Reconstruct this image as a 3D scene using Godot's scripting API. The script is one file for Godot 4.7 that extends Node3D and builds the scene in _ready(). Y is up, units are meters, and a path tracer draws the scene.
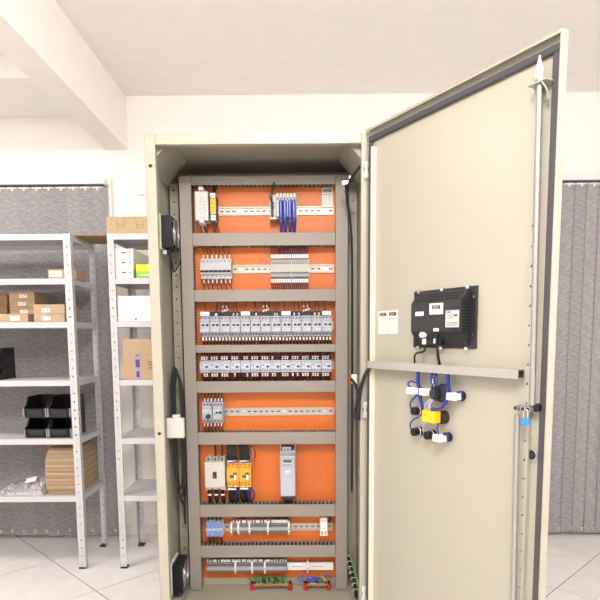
extends Node3D

# ------------------------------------------------------------------ geometry
class G:
	var tools := {}
	var st: SurfaceTool
	var xf := Transform3D.IDENTITY

	func use(m: Material) -> G:
		if not tools.has(m):
			var s := SurfaceTool.new()
			s.begin(Mesh.PRIMITIVE_TRIANGLES)
			tools[m] = s
		st = tools[m]
		return self

	func vert(p: Vector3, n: Vector3, uv: Vector2) -> void:
		st.set_normal((xf.basis * n).normalized())
		st.set_uv(uv)
		st.add_vertex(xf * p)

	func tri(a: Vector3, b: Vector3, c: Vector3, na: Vector3, nb: Vector3, nc: Vector3, ua := Vector2.ZERO, ub := Vector2.ZERO, uc := Vector2.ZERO) -> void:
		if (b - a).cross(c - a).dot(na + nb + nc) > 0.0:
			vert(a, na, ua); vert(c, nc, uc); vert(b, nb, ub)
		else:
			vert(a, na, ua); vert(b, nb, ub); vert(c, nc, uc)

	func quad(a: Vector3, b: Vector3, c: Vector3, d: Vector3, n: Vector3) -> void:
		tri(a, b, c, n, n, n)
		tri(a, c, d, n, n, n)

	# a quad facing n whose picture runs from a (top left) to b (top right), c (bottom right), d (bottom left)
	func print_quad(a: Vector3, b: Vector3, c: Vector3, d: Vector3, n: Vector3) -> void:
		tri(a, b, c, n, n, n, Vector2(0, 0), Vector2(1, 0), Vector2(1, 1))
		tri(a, c, d, n, n, n, Vector2(0, 0), Vector2(1, 1), Vector2(0, 1))

	func box(lo: Vector3, hi: Vector3, bev := 0.0) -> G:
		var mid := (lo + hi) / 2.0
		var half := (hi - lo).abs() / 2.0
		var e: float = minf(bev, minf(half.x, minf(half.y, half.z)) * 0.9)
		var pt := func(s: Vector3, axis: int) -> Vector3:
			var q := half - Vector3(e, e, e)
			q[axis] = half[axis]
			return mid + q * s
		for axis in 3:
			var u := (axis + 1) % 3
			var w := (axis + 2) % 3
			for sgn in [-1.0, 1.0]:
				var c := []
				for k in [[-1, -1], [1, -1], [1, 1], [-1, 1]]:
					var s := Vector3.ZERO
					s[axis] = sgn
					s[u] = k[0]
					s[w] = k[1]
					c.append(pt.call(s, axis))
				var n := Vector3.ZERO
				n[axis] = sgn
				quad(c[0], c[1], c[2], c[3], n)
			if e > 0.0:
				for k in [[-1, -1], [1, -1], [1, 1], [-1, 1]]:
					var s0 := Vector3.ZERO
					s0[axis] = -1
					s0[u] = k[0]
					s0[w] = k[1]
					var s1 := s0
					s1[axis] = 1
					var n := Vector3.ZERO
					n[u] = k[0]
					n[w] = k[1]
					quad(pt.call(s0, u), pt.call(s1, u), pt.call(s1, w), pt.call(s0, w), n.normalized())
		if e > 0.0:
			for x in [-1, 1]:
				for y in [-1, 1]:
					for z in [-1, 1]:
						var s := Vector3(x, y, z)
						var n := s.normalized()
						tri(pt.call(s, 0), pt.call(s, 1), pt.call(s, 2), n, n, n)
		return self

	func cyl(a: Vector3, b: Vector3, r0: float, r1 := -1.0, n := 12, caps := true) -> G:
		if r1 < 0.0:
			r1 = r0
		var d := (b - a).normalized()
		var u := d.cross(Vector3.UP if absf(d.y) < 0.9 else Vector3.RIGHT).normalized()
		var w := d.cross(u)
		for i in n:
			var c0 := u * cos(TAU * i / n) + w * sin(TAU * i / n)
			var c1 := u * cos(TAU * (i + 1) / n) + w * sin(TAU * (i + 1) / n)
			tri(a + c0 * r0, a + c1 * r0, b + c1 * r1, c0, c1, c1)
			tri(a + c0 * r0, b + c1 * r1, b + c0 * r1, c0, c1, c0)
			if caps:
				tri(a, a + c0 * r0, a + c1 * r0, -d, -d, -d)
				tri(b, b + c0 * r1, b + c1 * r1, d, d, d)
		return self

	func ring(c: Vector3, d: Vector3, r: float, t: float, n := 20, k := 6, from := 0.0, to := TAU) -> G:
		var u := d.cross(Vector3.UP if absf(d.y) < 0.9 else Vector3.RIGHT).normalized()
		var w := d.cross(u).normalized()
		var pts := []
		for i in n + 1:
			var ang := from + (to - from) * i / n
			pts.append(c + (u * cos(ang) + w * sin(ang)) * r)
		return tube(pts, t, k, false)

	func tube(points: Array, r: float, n := 6, smooth := true) -> G:
		var pts := PackedVector3Array()
		if smooth and points.size() > 2:
			for i in points.size() - 1:
				var p0: Vector3 = points[maxi(i - 1, 0)]
				var p1: Vector3 = points[i]
				var p2: Vector3 = points[i + 1]
				var p3: Vector3 = points[mini(i + 2, points.size() - 1)]
				for k in 5:
					pts.append(p1.cubic_interpolate(p2, p0, p3, k / 5.0))
			pts.append(points[-1])
		else:
			for p in points:
				pts.append(p)
		var u := Vector3.ZERO
		var rings := []
		for i in pts.size():
			var d := (pts[mini(i + 1, pts.size() - 1)] - pts[maxi(i - 1, 0)]).normalized()
			if i == 0:
				u = d.cross(Vector3.UP if absf(d.y) < 0.9 else Vector3.RIGHT).normalized()
			else:
				u = (u - d * u.dot(d)).normalized()
			var w := d.cross(u)
			var row := []
			for k in n + 1:
				row.append(u * cos(TAU * k / n) + w * sin(TAU * k / n))
			rings.append(row)
		for i in pts.size() - 1:
			for k in n:
				var a: Vector3 = rings[i][k]
				var b: Vector3 = rings[i][k + 1]
				var c: Vector3 = rings[i + 1][k + 1]
				var d: Vector3 = rings[i + 1][k]
				tri(pts[i] + a * r, pts[i] + b * r, pts[i + 1] + c * r, a, b, c)
				tri(pts[i] + a * r, pts[i + 1] + c * r, pts[i + 1] + d * r, a, c, d)
		for e in [0, pts.size() - 1]:
			var d := (pts[1] - pts[0]) if e else (pts[0] - pts[1])
			if e:
				d = pts[e] - pts[e - 1]
			d = d.normalized()
			for k in n:
				tri(pts[e], pts[e] + rings[e][k] * r, pts[e] + rings[e][k + 1] * r, d, d, d)
		return self

	# a polygon in the plane of two axes, pushed out along the third
	func prism(poly: PackedVector2Array, o: Vector3, ax: Vector3, ay: Vector3, az: Vector3) -> G:
		var idx := Geometry2D.triangulate_polygon(poly)
		var n := az.normalized()
		var at := func(p: Vector2) -> Vector3: return o + ax * p.x + ay * p.y
		for i in range(0, idx.size(), 3):
			var a: Vector3 = at.call(poly[idx[i]])
			var b: Vector3 = at.call(poly[idx[i + 1]])
			var c: Vector3 = at.call(poly[idx[i + 2]])
			tri(a, b, c, -n, -n, -n)
			tri(a + az, b + az, c + az, n, n, n)
		var area := 0.0
		for i in poly.size():
			area += poly[i].cross(poly[(i + 1) % poly.size()])
		for i in poly.size():
			var p := poly[i]
			var q := poly[(i + 1) % poly.size()]
			var d := (q - p).normalized()
			var out := Vector2(d.y, -d.x) * signf(area)
			var nn := (ax * out.x + ay * out.y).normalized()
			var a: Vector3 = at.call(p)
			var b: Vector3 = at.call(q)
			quad(a, b, b + az, a + az, nn)
		return self

	# a thin plate w wide (along u) and l long (along v) with a row of round holes down its middle
	func punched(o: Vector3, u: Vector3, v: Vector3, w: float, l: float, t: float, pitch: float, r: float) -> G:
		var n := u.cross(v).normalized()
		var cells := int(l / pitch)
		var h := l / cells
		for i in cells:
			var base := o + v * (i * h)
			for side in [0.0, -t]:
				var nn := n if side == 0.0 else -n
				var outer := []
				var inner := []
				for k in 8:
					var ang := TAU * (k + 0.5) / 8
					var c := Vector2(cos(ang), sin(ang))
					inner.append(base + u * (w / 2 + c.x * r) + v * (h / 2 + c.y * r) + n * side)
					var q := Vector2(signf(c.x) * (0.5 if absf(c.x) > absf(c.y) else 0.2), signf(c.y) * (0.5 if absf(c.y) > absf(c.x) else 0.2))
					outer.append(base + u * (w / 2 + q.x * w) + v * (h / 2 + q.y * h) + n * side)
				for k in 8:
					var j := (k + 1) % 8
					quad(outer[k], outer[j], inner[j], inner[k], nn)
				for cx: int in [-1, 1]:
					for cy: int in [-1, 1]:
						var corner: Vector3 = base + u * (w / 2 + cx * w / 2) + v * (h / 2 + cy * h / 2) + n * side
						var c0: Vector3 = base + u * (w / 2 + cx * w / 2) + v * (h / 2 + cy * h * 0.2) + n * side
						var c1: Vector3 = base + u * (w / 2 + cx * w * 0.2) + v * (h / 2 + cy * h / 2) + n * side
						tri(corner, c0, c1, nn, nn, nn)
		quad(o, o + v * l, o + v * l - n * t, o - n * t, -u)
		quad(o + u * w, o + u * w + v * l, o + u * w + v * l - n * t, o + u * w - n * t, u)
		return self

	func mesh() -> ArrayMesh:
		var am := ArrayMesh.new()
		for m in tools:
			tools[m].commit(am)
			am.surface_set_material(am.get_surface_count() - 1, m)
		return am


# ------------------------------------------------------------------ helpers
var used := {}
var mats := {}
var rng := RandomNumberGenerator.new()
const ORD := ["first", "second", "third", "fourth", "fifth", "sixth", "seventh", "eighth", "ninth", "tenth", "eleventh", "twelfth", "thirteenth"]
const X := Vector3.RIGHT
const Y := Vector3.UP
const Z := Vector3.BACK
const DOOR_TURN := -1.038196       # the door stands open by some 120 degrees
const HINGE := Vector3(0.402, 0, 0)


func V(x: float, y: float, z: float) -> Vector3:
	return Vector3(x, y, z)


func named(o: Node3D, called: String, parent: Node) -> void:
	var key := str(parent.get_instance_id()) + called
	var k: int = used.get(key, 0)
	used[key] = k + 1
	o.name = called if k == 0 else "%s_%03d" % [called, k]
	parent.add_child(o, true)


func thing(called: String, label: String, category: String, at := Vector3.ZERO, turn := 0.0, group := "") -> Node3D:
	var o := Node3D.new()
	named(o, called, self)
	o.position = at
	o.rotation.y = turn
	o.set_meta("label", label)
	o.set_meta("category", category)
	if group:
		o.set_meta("group", group)
	return o


func copy_of(src: Node3D, called: String, label: String, at: Vector3) -> Node3D:
	var o: Node3D = src.duplicate()
	named(o, called, self)
	o.position = at
	o.set_meta("label", label)
	return o


func part(called: String, shape, parent: Node, at := Vector3.ZERO) -> MeshInstance3D:
	var o := MeshInstance3D.new()
	o.mesh = shape.mesh() if shape is G else shape
	named(o, called, parent)
	o.position = at
	return o


func struct(called: String, shape, parent: Node = self) -> Node3D:
	var o := part(called, shape, parent)
	if parent == self:
		o.set_meta("kind", "structure")
	return o


func g(m: Material) -> G:
	return G.new().use(m)


func paint(hex: String, rough := 0.5, metal := 0.0) -> StandardMaterial3D:
	var key := "%s %s %s" % [hex, rough, metal]
	if not mats.has(key):
		var m := StandardMaterial3D.new()
		m.albedo_color = Color(hex)
		m.roughness = rough
		m.metallic = metal
		mats[key] = m
	return mats[key]


func noise_map(freq: float, size: int, seed_: int, lo: Color, hi: Color, octaves := 4) -> NoiseTexture2D:
	var n := FastNoiseLite.new()
	n.seed = seed_
	n.frequency = freq
	n.fractal_octaves = octaves
	var t := NoiseTexture2D.new()
	t.width = size
	t.height = size
	t.seamless = true
	t.noise = n
	var ramp := Gradient.new()
	ramp.set_color(0, lo)
	ramp.set_color(1, hi)
	t.color_ramp = ramp
	return t


func grained(hex: String, rough: float, lo: float, hi: float, freq: float, scale: Vector3, seed_: int, bump := 0.0) -> StandardMaterial3D:
	var m := StandardMaterial3D.new()
	var t := noise_map(freq, 512, seed_, Color(lo, lo, lo), Color(hi, hi, hi))
	m.albedo_color = Color(hex)
	m.albedo_texture = t
	m.roughness = rough
	m.uv1_triplanar = true
	m.uv1_world_triplanar = true
	m.uv1_scale = scale
	if bump > 0.0:
		m.heightmap_enabled = true
		m.heightmap_texture = t
		m.heightmap_scale = bump
	return m


# a printed sheet: rows of marks on a plain ground
func printed(w: int, h: int, ground: String, ink: String, marks: Array, rough := 0.5) -> StandardMaterial3D:
	var im := Image.create(w, h, false, Image.FORMAT_RGB8)
	im.fill(Color(ground))
	for r in marks:
		im.fill_rect(Rect2i(r[0], r[1], r[2], r[3]), Color(r[4]) if r.size() > 4 else Color(ink))
	var m := StandardMaterial3D.new()
	m.albedo_texture = ImageTexture.create_from_image(im)
	m.roughness = rough
	return m


# lines of small illegible text as short dashes
func dashes(x0: int, x1: int, y: int, hgt: int) -> Array:
	var out := []
	var x := x0
	while x < x1:
		var w := rng.randi_range(3, 9)
		out.append([x, y, mini(w, x1 - x), hgt])
		x += w + 2
	return out


# the three heavy capitals of the firm's stickers, cap high, middle at x, foot at y
func capitals(cap: float, parent: Node, x: float, y: float, z: float) -> MeshInstance3D:
	var s := g(paint("131316", 0.6))
	var w := cap * 0.82
	var b := cap * 0.27
	var t := 0.0005
	var gap := cap * 0.16
	var x0 := x - (3 * w + 2 * gap) / 2
	s.box(V(x0, y, z), V(x0 + b, y + cap, z + t)).box(V(x0 + w - b, y, z), V(x0 + w, y + cap, z + t)).box(V(x0 + b, y + cap * 0.38, z), V(x0 + w - b, y + cap * 0.62, z + t))
	x0 += w + gap
	var q := cap * 0.2
	for k in 3:
		s.box(V(x0, y + k * cap * 0.4, z), V(x0 + w, y + k * cap * 0.4 + q, z + t))
	s.box(V(x0, y + cap * 0.6, z), V(x0 + b, y + cap * 0.8, z + t)).box(V(x0 + w - b, y + cap * 0.2, z), V(x0 + w, y + cap * 0.4, z + t))
	x0 += w + gap
	s.box(V(x0, y, z), V(x0 + b, y + cap, z + t)).box(V(x0 + w - b, y, z), V(x0 + w, y + cap, z + t))
	s.prism(PackedVector2Array([Vector2(x0 + b, y + cap), Vector2(x0 + b, y + cap * 0.62), Vector2(x0 + w - b, y), Vector2(x0 + w - b, y + cap * 0.38)]), V(0, 0, z), X, Y, Z * t)
	return part("lettering", s, parent)


# a sheet lying on a face that looks along +z: paper with a print on its front
func sheet(parent: Node, called: String, x0: float, y0: float, x1: float, y1: float, z: float, front: Material, t := 0.0006, edge := "f2f0ea") -> MeshInstance3D:
	var s := g(paint(edge, 0.6))
	s.box(V(x0, y0, z), V(x1, y1, z + t))
	s.use(front)
	var e := z + t + 0.0002
	s.print_quad(V(x0, y1, e), V(x1, y1, e), V(x1, y0, e), V(x0, y0, e), Z)
	return part(called, s, parent)


func wire(parent: Node, pts: Array, r: float, m: Material, called := "wire") -> MeshInstance3D:
	return part(called, g(m).tube(pts, r, 6), parent)


func tag(parent: Node, a: Vector3, b: Vector3, r := 0.0021, m: Material = null) -> MeshInstance3D:
	return part("wire_tag", g(m if m else white_tag).cyl(a, b, r, -1, 8), parent)


var beige: StandardMaterial3D
var beige_shaded: StandardMaterial3D
var orange: StandardMaterial3D
var duct_grey: StandardMaterial3D
var white_tag: StandardMaterial3D
var rail_steel: StandardMaterial3D
var black: StandardMaterial3D
var rubber: StandardMaterial3D
var cable_black: StandardMaterial3D
var cable_blue: StandardMaterial3D
var chrome: StandardMaterial3D
var shelf_paint: StandardMaterial3D
var kraft: StandardMaterial3D
var kraft_dark: StandardMaterial3D
var plaster: StandardMaterial3D


func _ready() -> void:
	rng.seed = 7
	# ---- camera, light and exposure
	var cam := Camera3D.new()
	cam.name = "camera"
	cam.projection = Camera3D.PROJECTION_FRUSTUM
	cam.near = 0.05
	cam.far = 60.0
	cam.size = 0.05 * 600.0 / 567.77
	cam.frustum_offset = Vector2(0, 0.05 * 96.23 / 567.77)
	cam.transform = Transform3D(Basis(Y, 0.0038) * Basis(X, -0.1067) * Basis(Z, -0.0070), V(0.1581, 1.42, 2.1303))
	add_child(cam)
	cam.current = true

	var env := Environment.new()
	env.background_mode = Environment.BG_COLOR
	env.background_color = Color(0.75, 0.8, 0.88)
	env.tonemap_mode = Environment.TONE_MAPPER_LINEAR
	env.tonemap_exposure = 1.08
	env.sdfgi_enabled = true
	env.ssao_enabled = true
	env.ssil_enabled = true
	var world := WorldEnvironment.new()
	world.name = "environment"
	world.environment = env
	add_child(world)

	# ---- materials
	beige = grained("aeaa9c", 0.33, 0.985, 1.0, 0.06, V(1, 1, 1) * 6.0, 11, 0.05)
	beige_shaded = grained("a39e8f", 0.45, 0.985, 1.0, 0.03, V(1, 1, 1) * 6.0, 12, 0.02)  # same paint as beige, darkened to carry the shade inside the cabinet
	orange = grained("d76d22", 0.45, 0.95, 1.0, 0.02, V(1, 1, 1) * 5.0, 13, 0.015)
	duct_grey = paint("8d867f", 0.5)
	white_tag = paint("f4f2ee", 0.45)
	rail_steel = paint("c0b9b0", 0.4, 0.3)
	black = paint("17171a", 0.42)
	rubber = paint("4a464c", 0.85)
	cable_black = paint("131315", 0.45)
	cable_blue = paint("202f8c", 0.4)
	chrome = paint("d9d9dc", 0.22, 0.9)
	shelf_paint = paint("cbc9cc", 0.4)
	kraft = grained("bda385", 0.8, 0.92, 1.0, 0.015, V(3, 9, 3), 21)
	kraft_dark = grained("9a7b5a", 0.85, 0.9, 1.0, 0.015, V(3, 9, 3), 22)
	plaster = grained("faf6f2", 0.85, 0.985, 1.0, 0.01, V(1, 1, 1) * 1.2, 31)

	lamps()
	room()
	blinds()
	cabinet()
	door()
	ducts_and_rails()
	top_rows()
	starter_rows()
	power_row()
	bottom_rows()
	cabinet_sides()
	door_devices()
	var first := get_child_count()
	shelving()
	goods()
	for k in range(first, get_child_count()):
		get_child(k).position.x -= 0.006


# ------------------------------------------------------------------ light
func lamps() -> void:
	# batten fittings with two bare fluorescent tubes each, under the ceiling
	for spec in [[V(0.15, H - 0.15, 2.2), 3.3, "above the middle of the room"], [V(2.2, H - 0.15, 2.0), 1.7, "added for fill light on the door side"]]:  # the door-side batten is unseen, added to raise the ambient light
		var t := thing("ceiling_lamp", "white hanging batten with two fluorescent tubes %s" % spec[2], "lamp", spec[0], 0.0, "ceiling battens")
		part("housing", g(paint("f2f2f0", 0.4)).box(V(-0.08, -0.045, -0.63), V(0.08, 0.0, 0.63), 0.004), t)
		for ez in [-0.45, 0.45]:
			part("hanging_rod", g(paint("d8d8d8", 0.4)).cyl(V(0, 0.0, ez), V(0, 0.15, ez), 0.006, -1, 8), t)
		var glow := StandardMaterial3D.new()
		glow.albedo_color = Color("f6f4ee")
		glow.emission_enabled = true
		glow.emission = Color("fff6ec")
		glow.emission_energy_multiplier = 1.5
		for sx in [-1.0, 1.0]:
			part("tube", g(glow).cyl(V(sx * 0.05, -0.075, -0.59), V(sx * 0.05, -0.075, 0.59), 0.014, -1, 14), t)
			for ez in [-0.60, 0.60]:
				part("tube_holder", g(paint("e6e6e4", 0.5)).box(V(sx * 0.05 - 0.016, -0.095, ez - 0.010), V(sx * 0.05 + 0.016, -0.045, ez + 0.010), 0.003), t)
		for k in 3:
			var l := OmniLight3D.new()
			l.name = "tube_light_%d" % k
			l.light_color = Color("fffaf5")
			l.light_energy = spec[1] / 3.0
			l.light_size = 0.09
			l.shadow_enabled = true
			l.omni_range = 14.0
			l.omni_attenuation = 2.0
			l.position = V(0, -0.16, -0.4 + 0.4 * k)
			t.add_child(l)
	# flat panels on the ceiling of the bay beyond the beam
	for spec in [[V(-2.0, H, -0.1), 3.2, "close to the blinds"], [V(-2.0, H, 2.4), 2.2, "added for fill light away from the blinds"]]:  # the panel farther from the blinds is an addition that lifts ambient light
		var t := thing("ceiling_lamp", "square white ceiling light panel beyond the beam, %s" % spec[2], "lamp", spec[0], 0.0, "ceiling light panels")
		for k in [[-0.32, -0.32, 0.32, -0.3], [-0.32, 0.3, 0.32, 0.32], [-0.32, -0.3, -0.3, 0.3], [0.3, -0.3, 0.32, 0.3]]:
			part("frame_strip", g(paint("f2f2f0", 0.4)).box(V(k[0], -0.04, k[1]), V(k[2], 0.0, k[3])), t)
		var glow := StandardMaterial3D.new()
		glow.albedo_color = Color("f6f4ee")
		glow.emission_enabled = true
		glow.emission = Color("fff6ec")
		glow.emission_energy_multiplier = 1.5
		part("diffuser", g(glow).box(V(-0.3, -0.032, -0.3), V(0.3, -0.02, 0.3)), t)
		var l := AreaLight3D.new()
		l.name = "panel_light"
		l.area_size = Vector2(0.58, 0.58)
		l.light_color = Color("fffaf5")
		l.light_energy = spec[1]
		l.shadow_enabled = true
		l.area_range = 12.0
		l.position = V(0, -0.036, 0)
		l.rotation.x = -PI / 2
		t.add_child(l)


# ------------------------------------------------------------------ room
const X0 := -3.3
const X1 := 3.1
const Z0 := -1.83
const Z1 := 4.2
const H := 3.01


func room() -> void:
	var f := struct("floor", g(paint("4d443e", 0.9)).box(V(X0, -0.2, Z0), V(X1, -0.002, Z1)))
	# porcelain tiles laid at 45 degrees, each one its own piece
	var variants := []
	for k in 4:
		var m := grained(["f1eeed", "efebea", "f3f0ef", "f0eceb"][k], 0.22, 0.96, 1.0, 0.008, V(1, 1, 1) * 1.5, 40 + k)
		variants.append(m)
	var s := 0.61
	var da := Vector2(1, 1).normalized()      # in x, z
	var db := Vector2(1, -1).normalized()
	var gap := 0.0027
	var room_rect := PackedVector2Array([Vector2(X0, Z0), Vector2(X1, Z0), Vector2(X1, Z1), Vector2(X0, Z1)])
	# joints run where (-x + z) / sqrt 2 = 0.06 + k s and (x + z) / sqrt 2 = -1.37 + k s
	for i in range(-9, 10):
		for j in range(-9, 10):
			var q := -1.37 + i * s + s / 2
			var p := -(0.06 + j * s + s / 2)
			var c := da * q + db * p
			var e := s / 2 - gap
			var poly := PackedVector2Array([c + da * e + db * e, c - da * e + db * e, c - da * e - db * e, c + da * e - db * e])
			for cut in Geometry2D.intersect_polygons(poly, room_rect):
				part("tile", g(variants[absi(i * 7 + j * 5) % 4]).prism(cut, V(0, -0.006, 0), X, Z, Y * 0.006), f)

	struct("ceiling", g(plaster).box(V(X0 - 0.2, H, Z0 - 0.2), V(X1 + 0.2, H + 0.2, Z1 + 0.2)))
	struct("wall_back", g(plaster).box(V(X0 - 0.2, -0.2, Z0 - 0.2), V(X1 + 0.2, H, Z0)))
	struct("wall_left", g(plaster).box(V(X0 - 0.2, -0.2, Z0), V(X0, H, Z1)))
	struct("wall_right", g(plaster).box(V(X1, -0.2, Z0), V(X1 + 0.2, H, Z1)))
	struct("wall_front", g(plaster).box(V(X0 - 0.2, -0.2, Z1), V(X1 + 0.2, H, Z1 + 0.2)))
	struct("ceiling_beam", g(plaster).box(V(-1.154, 2.666, Z0), V(-0.999, H, Z1), 0.004))
	struct("ceiling_beam", g(plaster).box(V(X0, 2.881, Z0), V(-1.154, H, -1.255), 0.004))
	struct("baseboard_back", g(paint("e6e0dc", 0.3)).box(V(-1.10, 0, Z0), V(1.4, 0.07, Z0 + 0.01), 0.003))
	# white casings of the two windows behind the blinds
	var casing := paint("ecebed", 0.45)
	for k in [[-2.8, -1.116, 1], [1.4, 2.9, 2]]:
		var w := g(casing)
		w.box(V(k[0], 2.43, Z0), V(k[1], 2.475, Z0 + 0.03), 0.003)
		w.box(V(k[1] - 0.02, 0.0, Z0), V(k[1], 2.43, Z0 + 0.03), 0.003)
		w.box(V(k[0], 0.0, Z0), V(k[0] + 0.02, 2.43, Z0 + 0.03), 0.003)
		struct("trim_%d" % k[2], w)
	# a shallow white conduit on the wall beside the cabinet
	var c := g(paint("eeeae8", 0.5))
	c.box(V(-0.905, 2.06, Z0), V(-0.82, 2.47, Z0 + 0.012), 0.003)
	c.box(V(-0.945, 2.37, Z0), V(-0.80, 2.43, Z0 + 0.02), 0.003)
	struct("trim_3", c)


func blinds() -> void:
	var fabric := []
	for k in 4:
		fabric.append(grained(["aeabae", "aba8ab", "b1aeb1", "adaaad"][k], 0.9, 0.80, 1.0, 0.016, V(2.4, 7.0, 2.4), 50 + k, 0.03))
	for spec in [[-2.715, -1.150, "left", "grey fabric vertical blind behind the shelving unit that holds black bins"], [1.45, 2.80, "right", "grey fabric vertical blind beyond the open cabinet door"]]:
		var t := thing("vertical_blind", spec[3], "blind", V(spec[0], 0, -1.77), 0.0, "vertical blinds")
		var wid: float = spec[1] - spec[0]
		part("headrail", g(paint("e8e6e8", 0.35)).box(V(-0.01, 2.425, -0.025), V(wid + 0.01, 2.462, 0.025), 0.004), t)
		part("track_slot", g(paint("6f6c70", 0.6)).box(V(0.0, 2.420, -0.012), V(wid, 2.425, 0.026)), t)
		var n := int(wid / 0.0815)
		var sl := []
		for k in 4:
			var s := g(fabric[k])
			s.xf = Transform3D(Basis(Y, 0.065), Vector3.ZERO)
			s.box(V(-0.0445, 0.022, -0.0008), V(0.0445, 2.408, 0.0008))
			s.box(V(-0.0445, 0.022, -0.0022), V(0.0445, 0.048, 0.0022), 0.0008)
			sl.append(s.mesh())
		var hook := g(white_tag)
		hook.box(V(-0.006, 2.390, -0.003), V(0.006, 2.406, 0.006), 0.001)
		hook.box(V(-0.002, 2.404, -0.002), V(0.002, 2.42, 0.002))
		hook.box(V(-0.036, 2.403, 0.000), V(0.036, 2.412, 0.006), 0.001)
		var hm := hook.mesh()
		var clip := g(white_tag).ring(V(0.030, 0.052, 0.004), Z, 0.009, 0.0032, 8, 5, -1.9, 1.9).mesh()
		for k in n:
			var p := V(wid - 0.0445 - k * 0.0815, rng.randf_range(-0.006, 0.008), 0)
			var slat := part("slat", sl[(k * 3 + k / 4) % 4], t, p)
			slat.rotation.y = rng.randf_range(-0.02, 0.02)
			part("hook", hm, slat, V(0, -p.y, 0))
			part("bottom_clip", clip, slat)


# ------------------------------------------------------------------ cabinet
const TOP := 2.144


func cabinet() -> void:
	var t := thing("electrical_cabinet", "tall beige steel electrical cabinet with open door and orange mounting plate", "cabinet")
	var base := g(paint("3a3a3c", 0.6))
	base.box(V(-0.404, 0.0, -0.5), V(0.40, 0.12, -0.02), 0.003)
	part("plinth", base, t)
	for sx in [-1.0, 1.0]:
		var wo: float = 0.4 if sx > 0 else 0.404
		var s := g(beige_shaded)
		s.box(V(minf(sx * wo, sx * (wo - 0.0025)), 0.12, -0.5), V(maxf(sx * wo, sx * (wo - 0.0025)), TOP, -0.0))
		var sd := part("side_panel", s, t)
		# small square-headed screws up the inside of the wall
		for y in [2.07, 1.62, 1.25, 1.135, 1.12, 0.62, 0.55]:
			part("screw", g(chrome).cyl(V(sx * (wo - 0.0025), y, -0.045), V(sx * (wo - 0.008), y, -0.045), 0.004, -1, 8), sd)
	part("back_panel", g(beige_shaded).box(V(-0.4015, 0.12, -0.5), V(0.3975, TOP, -0.4975)), t)
	var roof := part("roof", g(beige_shaded).box(V(-0.4015, TOP - 0.0025, -0.4975), V(0.3975, TOP, 0.0)), t)
	for x in [-0.345, -0.285, 0.29, 0.345]:
		part("screw", g(chrome).cyl(V(x, TOP - 0.0025, -0.06), V(x, TOP - 0.012, -0.06), 0.006, -1, 6), roof)
	# folded front frame
	var fr := g(beige)
	fr.box(V(-0.404, 0.12, -0.012), V(-0.3665, TOP, 0.0), 0.002)
	fr.box(V(-0.3685, 0.12, -0.03), V(-0.3665, TOP - 0.034, -0.001))
	var left := part("frame_post", fr, t)
	for y in [2.034, 1.052]:
		part("plug_hole", g(black).cyl(V(-0.3855, y, -0.004), V(-0.3855, y, 0.0012), 0.0065, -1, 12), left)
	var fl := g(beige)
	fl.box(V(0.378, 0.12, -0.012), V(0.4, TOP, 0.0), 0.002)
	fl.box(V(0.378, 0.12, -0.03), V(0.380, TOP - 0.034, -0.001))
	part("frame_post", fl, t)
	var ft := g(beige)
	ft.box(V(-0.3665, TOP - 0.036, -0.012), V(0.378, TOP, 0.0), 0.002)
	ft.box(V(-0.3665, TOP - 0.036, -0.03), V(0.378, TOP - 0.034, -0.001))
	part("top_rail", ft, t)
	part("bottom_rail", g(beige).box(V(-0.3665, 0.12, -0.012), V(0.378, 0.16, 0.0), 0.002), t)
	# slanted stiffeners in the corners under the roof
	for sx in [-1.0, 1.0]:
		var b := g(beige_shaded)
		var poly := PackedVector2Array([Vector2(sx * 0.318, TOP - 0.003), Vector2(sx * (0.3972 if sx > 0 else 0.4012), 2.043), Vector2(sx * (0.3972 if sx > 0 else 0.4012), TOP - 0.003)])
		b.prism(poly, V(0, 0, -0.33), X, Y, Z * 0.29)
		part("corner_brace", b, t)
	# uprights that carry the plate
	for sx in [-1.0, 1.0]:
		var u := g(beige_shaded)
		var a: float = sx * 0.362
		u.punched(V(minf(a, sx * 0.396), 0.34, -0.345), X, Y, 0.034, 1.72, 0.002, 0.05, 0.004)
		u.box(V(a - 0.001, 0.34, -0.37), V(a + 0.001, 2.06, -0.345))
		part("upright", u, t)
	var pl := g(orange)
	pl.box(V(-0.35, 0.338, -0.3325), V(0.357, 2.072, -0.33), 0.0008)
	pl.box(V(-0.35, 0.334, -0.35), V(0.357, 0.338, -0.33))
	part("mounting_plate", pl, t)
	var gl := g(beige_shaded)
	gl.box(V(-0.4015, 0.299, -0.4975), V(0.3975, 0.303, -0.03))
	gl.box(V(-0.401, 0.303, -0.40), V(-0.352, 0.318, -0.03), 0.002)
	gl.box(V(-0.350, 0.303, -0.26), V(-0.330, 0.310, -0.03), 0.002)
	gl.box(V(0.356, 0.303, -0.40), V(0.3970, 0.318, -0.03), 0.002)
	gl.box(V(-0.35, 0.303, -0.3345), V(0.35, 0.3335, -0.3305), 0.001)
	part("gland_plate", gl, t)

	# the door: a part of the cabinet, its own fittings one level deeper
	var d := part("door", door_shell(), t, HINGE)
	d.rotation.y = DOOR_TURN
	var W := 0.79
	var gk := g(rubber)
	gk.box(V(0.018, 2.101, 0.002), V(0.782, 2.121, 0.014), 0.003)
	gk.box(V(0.018, 0.19, 0.002), V(0.782, 0.21, 0.014), 0.003)
	gk.box(V(0.018, 0.21, 0.002), V(0.036, 2.101, 0.014), 0.003)
	gk.box(V(0.758, 0.21, 0.002), V(0.782, 2.101, 0.014), 0.003)
	part("gasket", gk, d)
	var rail := g(beige)
	rail.punched(V(0.713, 0.24, 0.016), X, Y, 0.016, 1.84, 0.0015, 0.05, 0.003)
	rail.box(V(0.712, 0.24, 0.002), V(0.7135, 2.08, 0.016))
	rail.box(V(0.729, 0.24, 0.002), V(0.7305, 2.08, 0.016))
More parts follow.
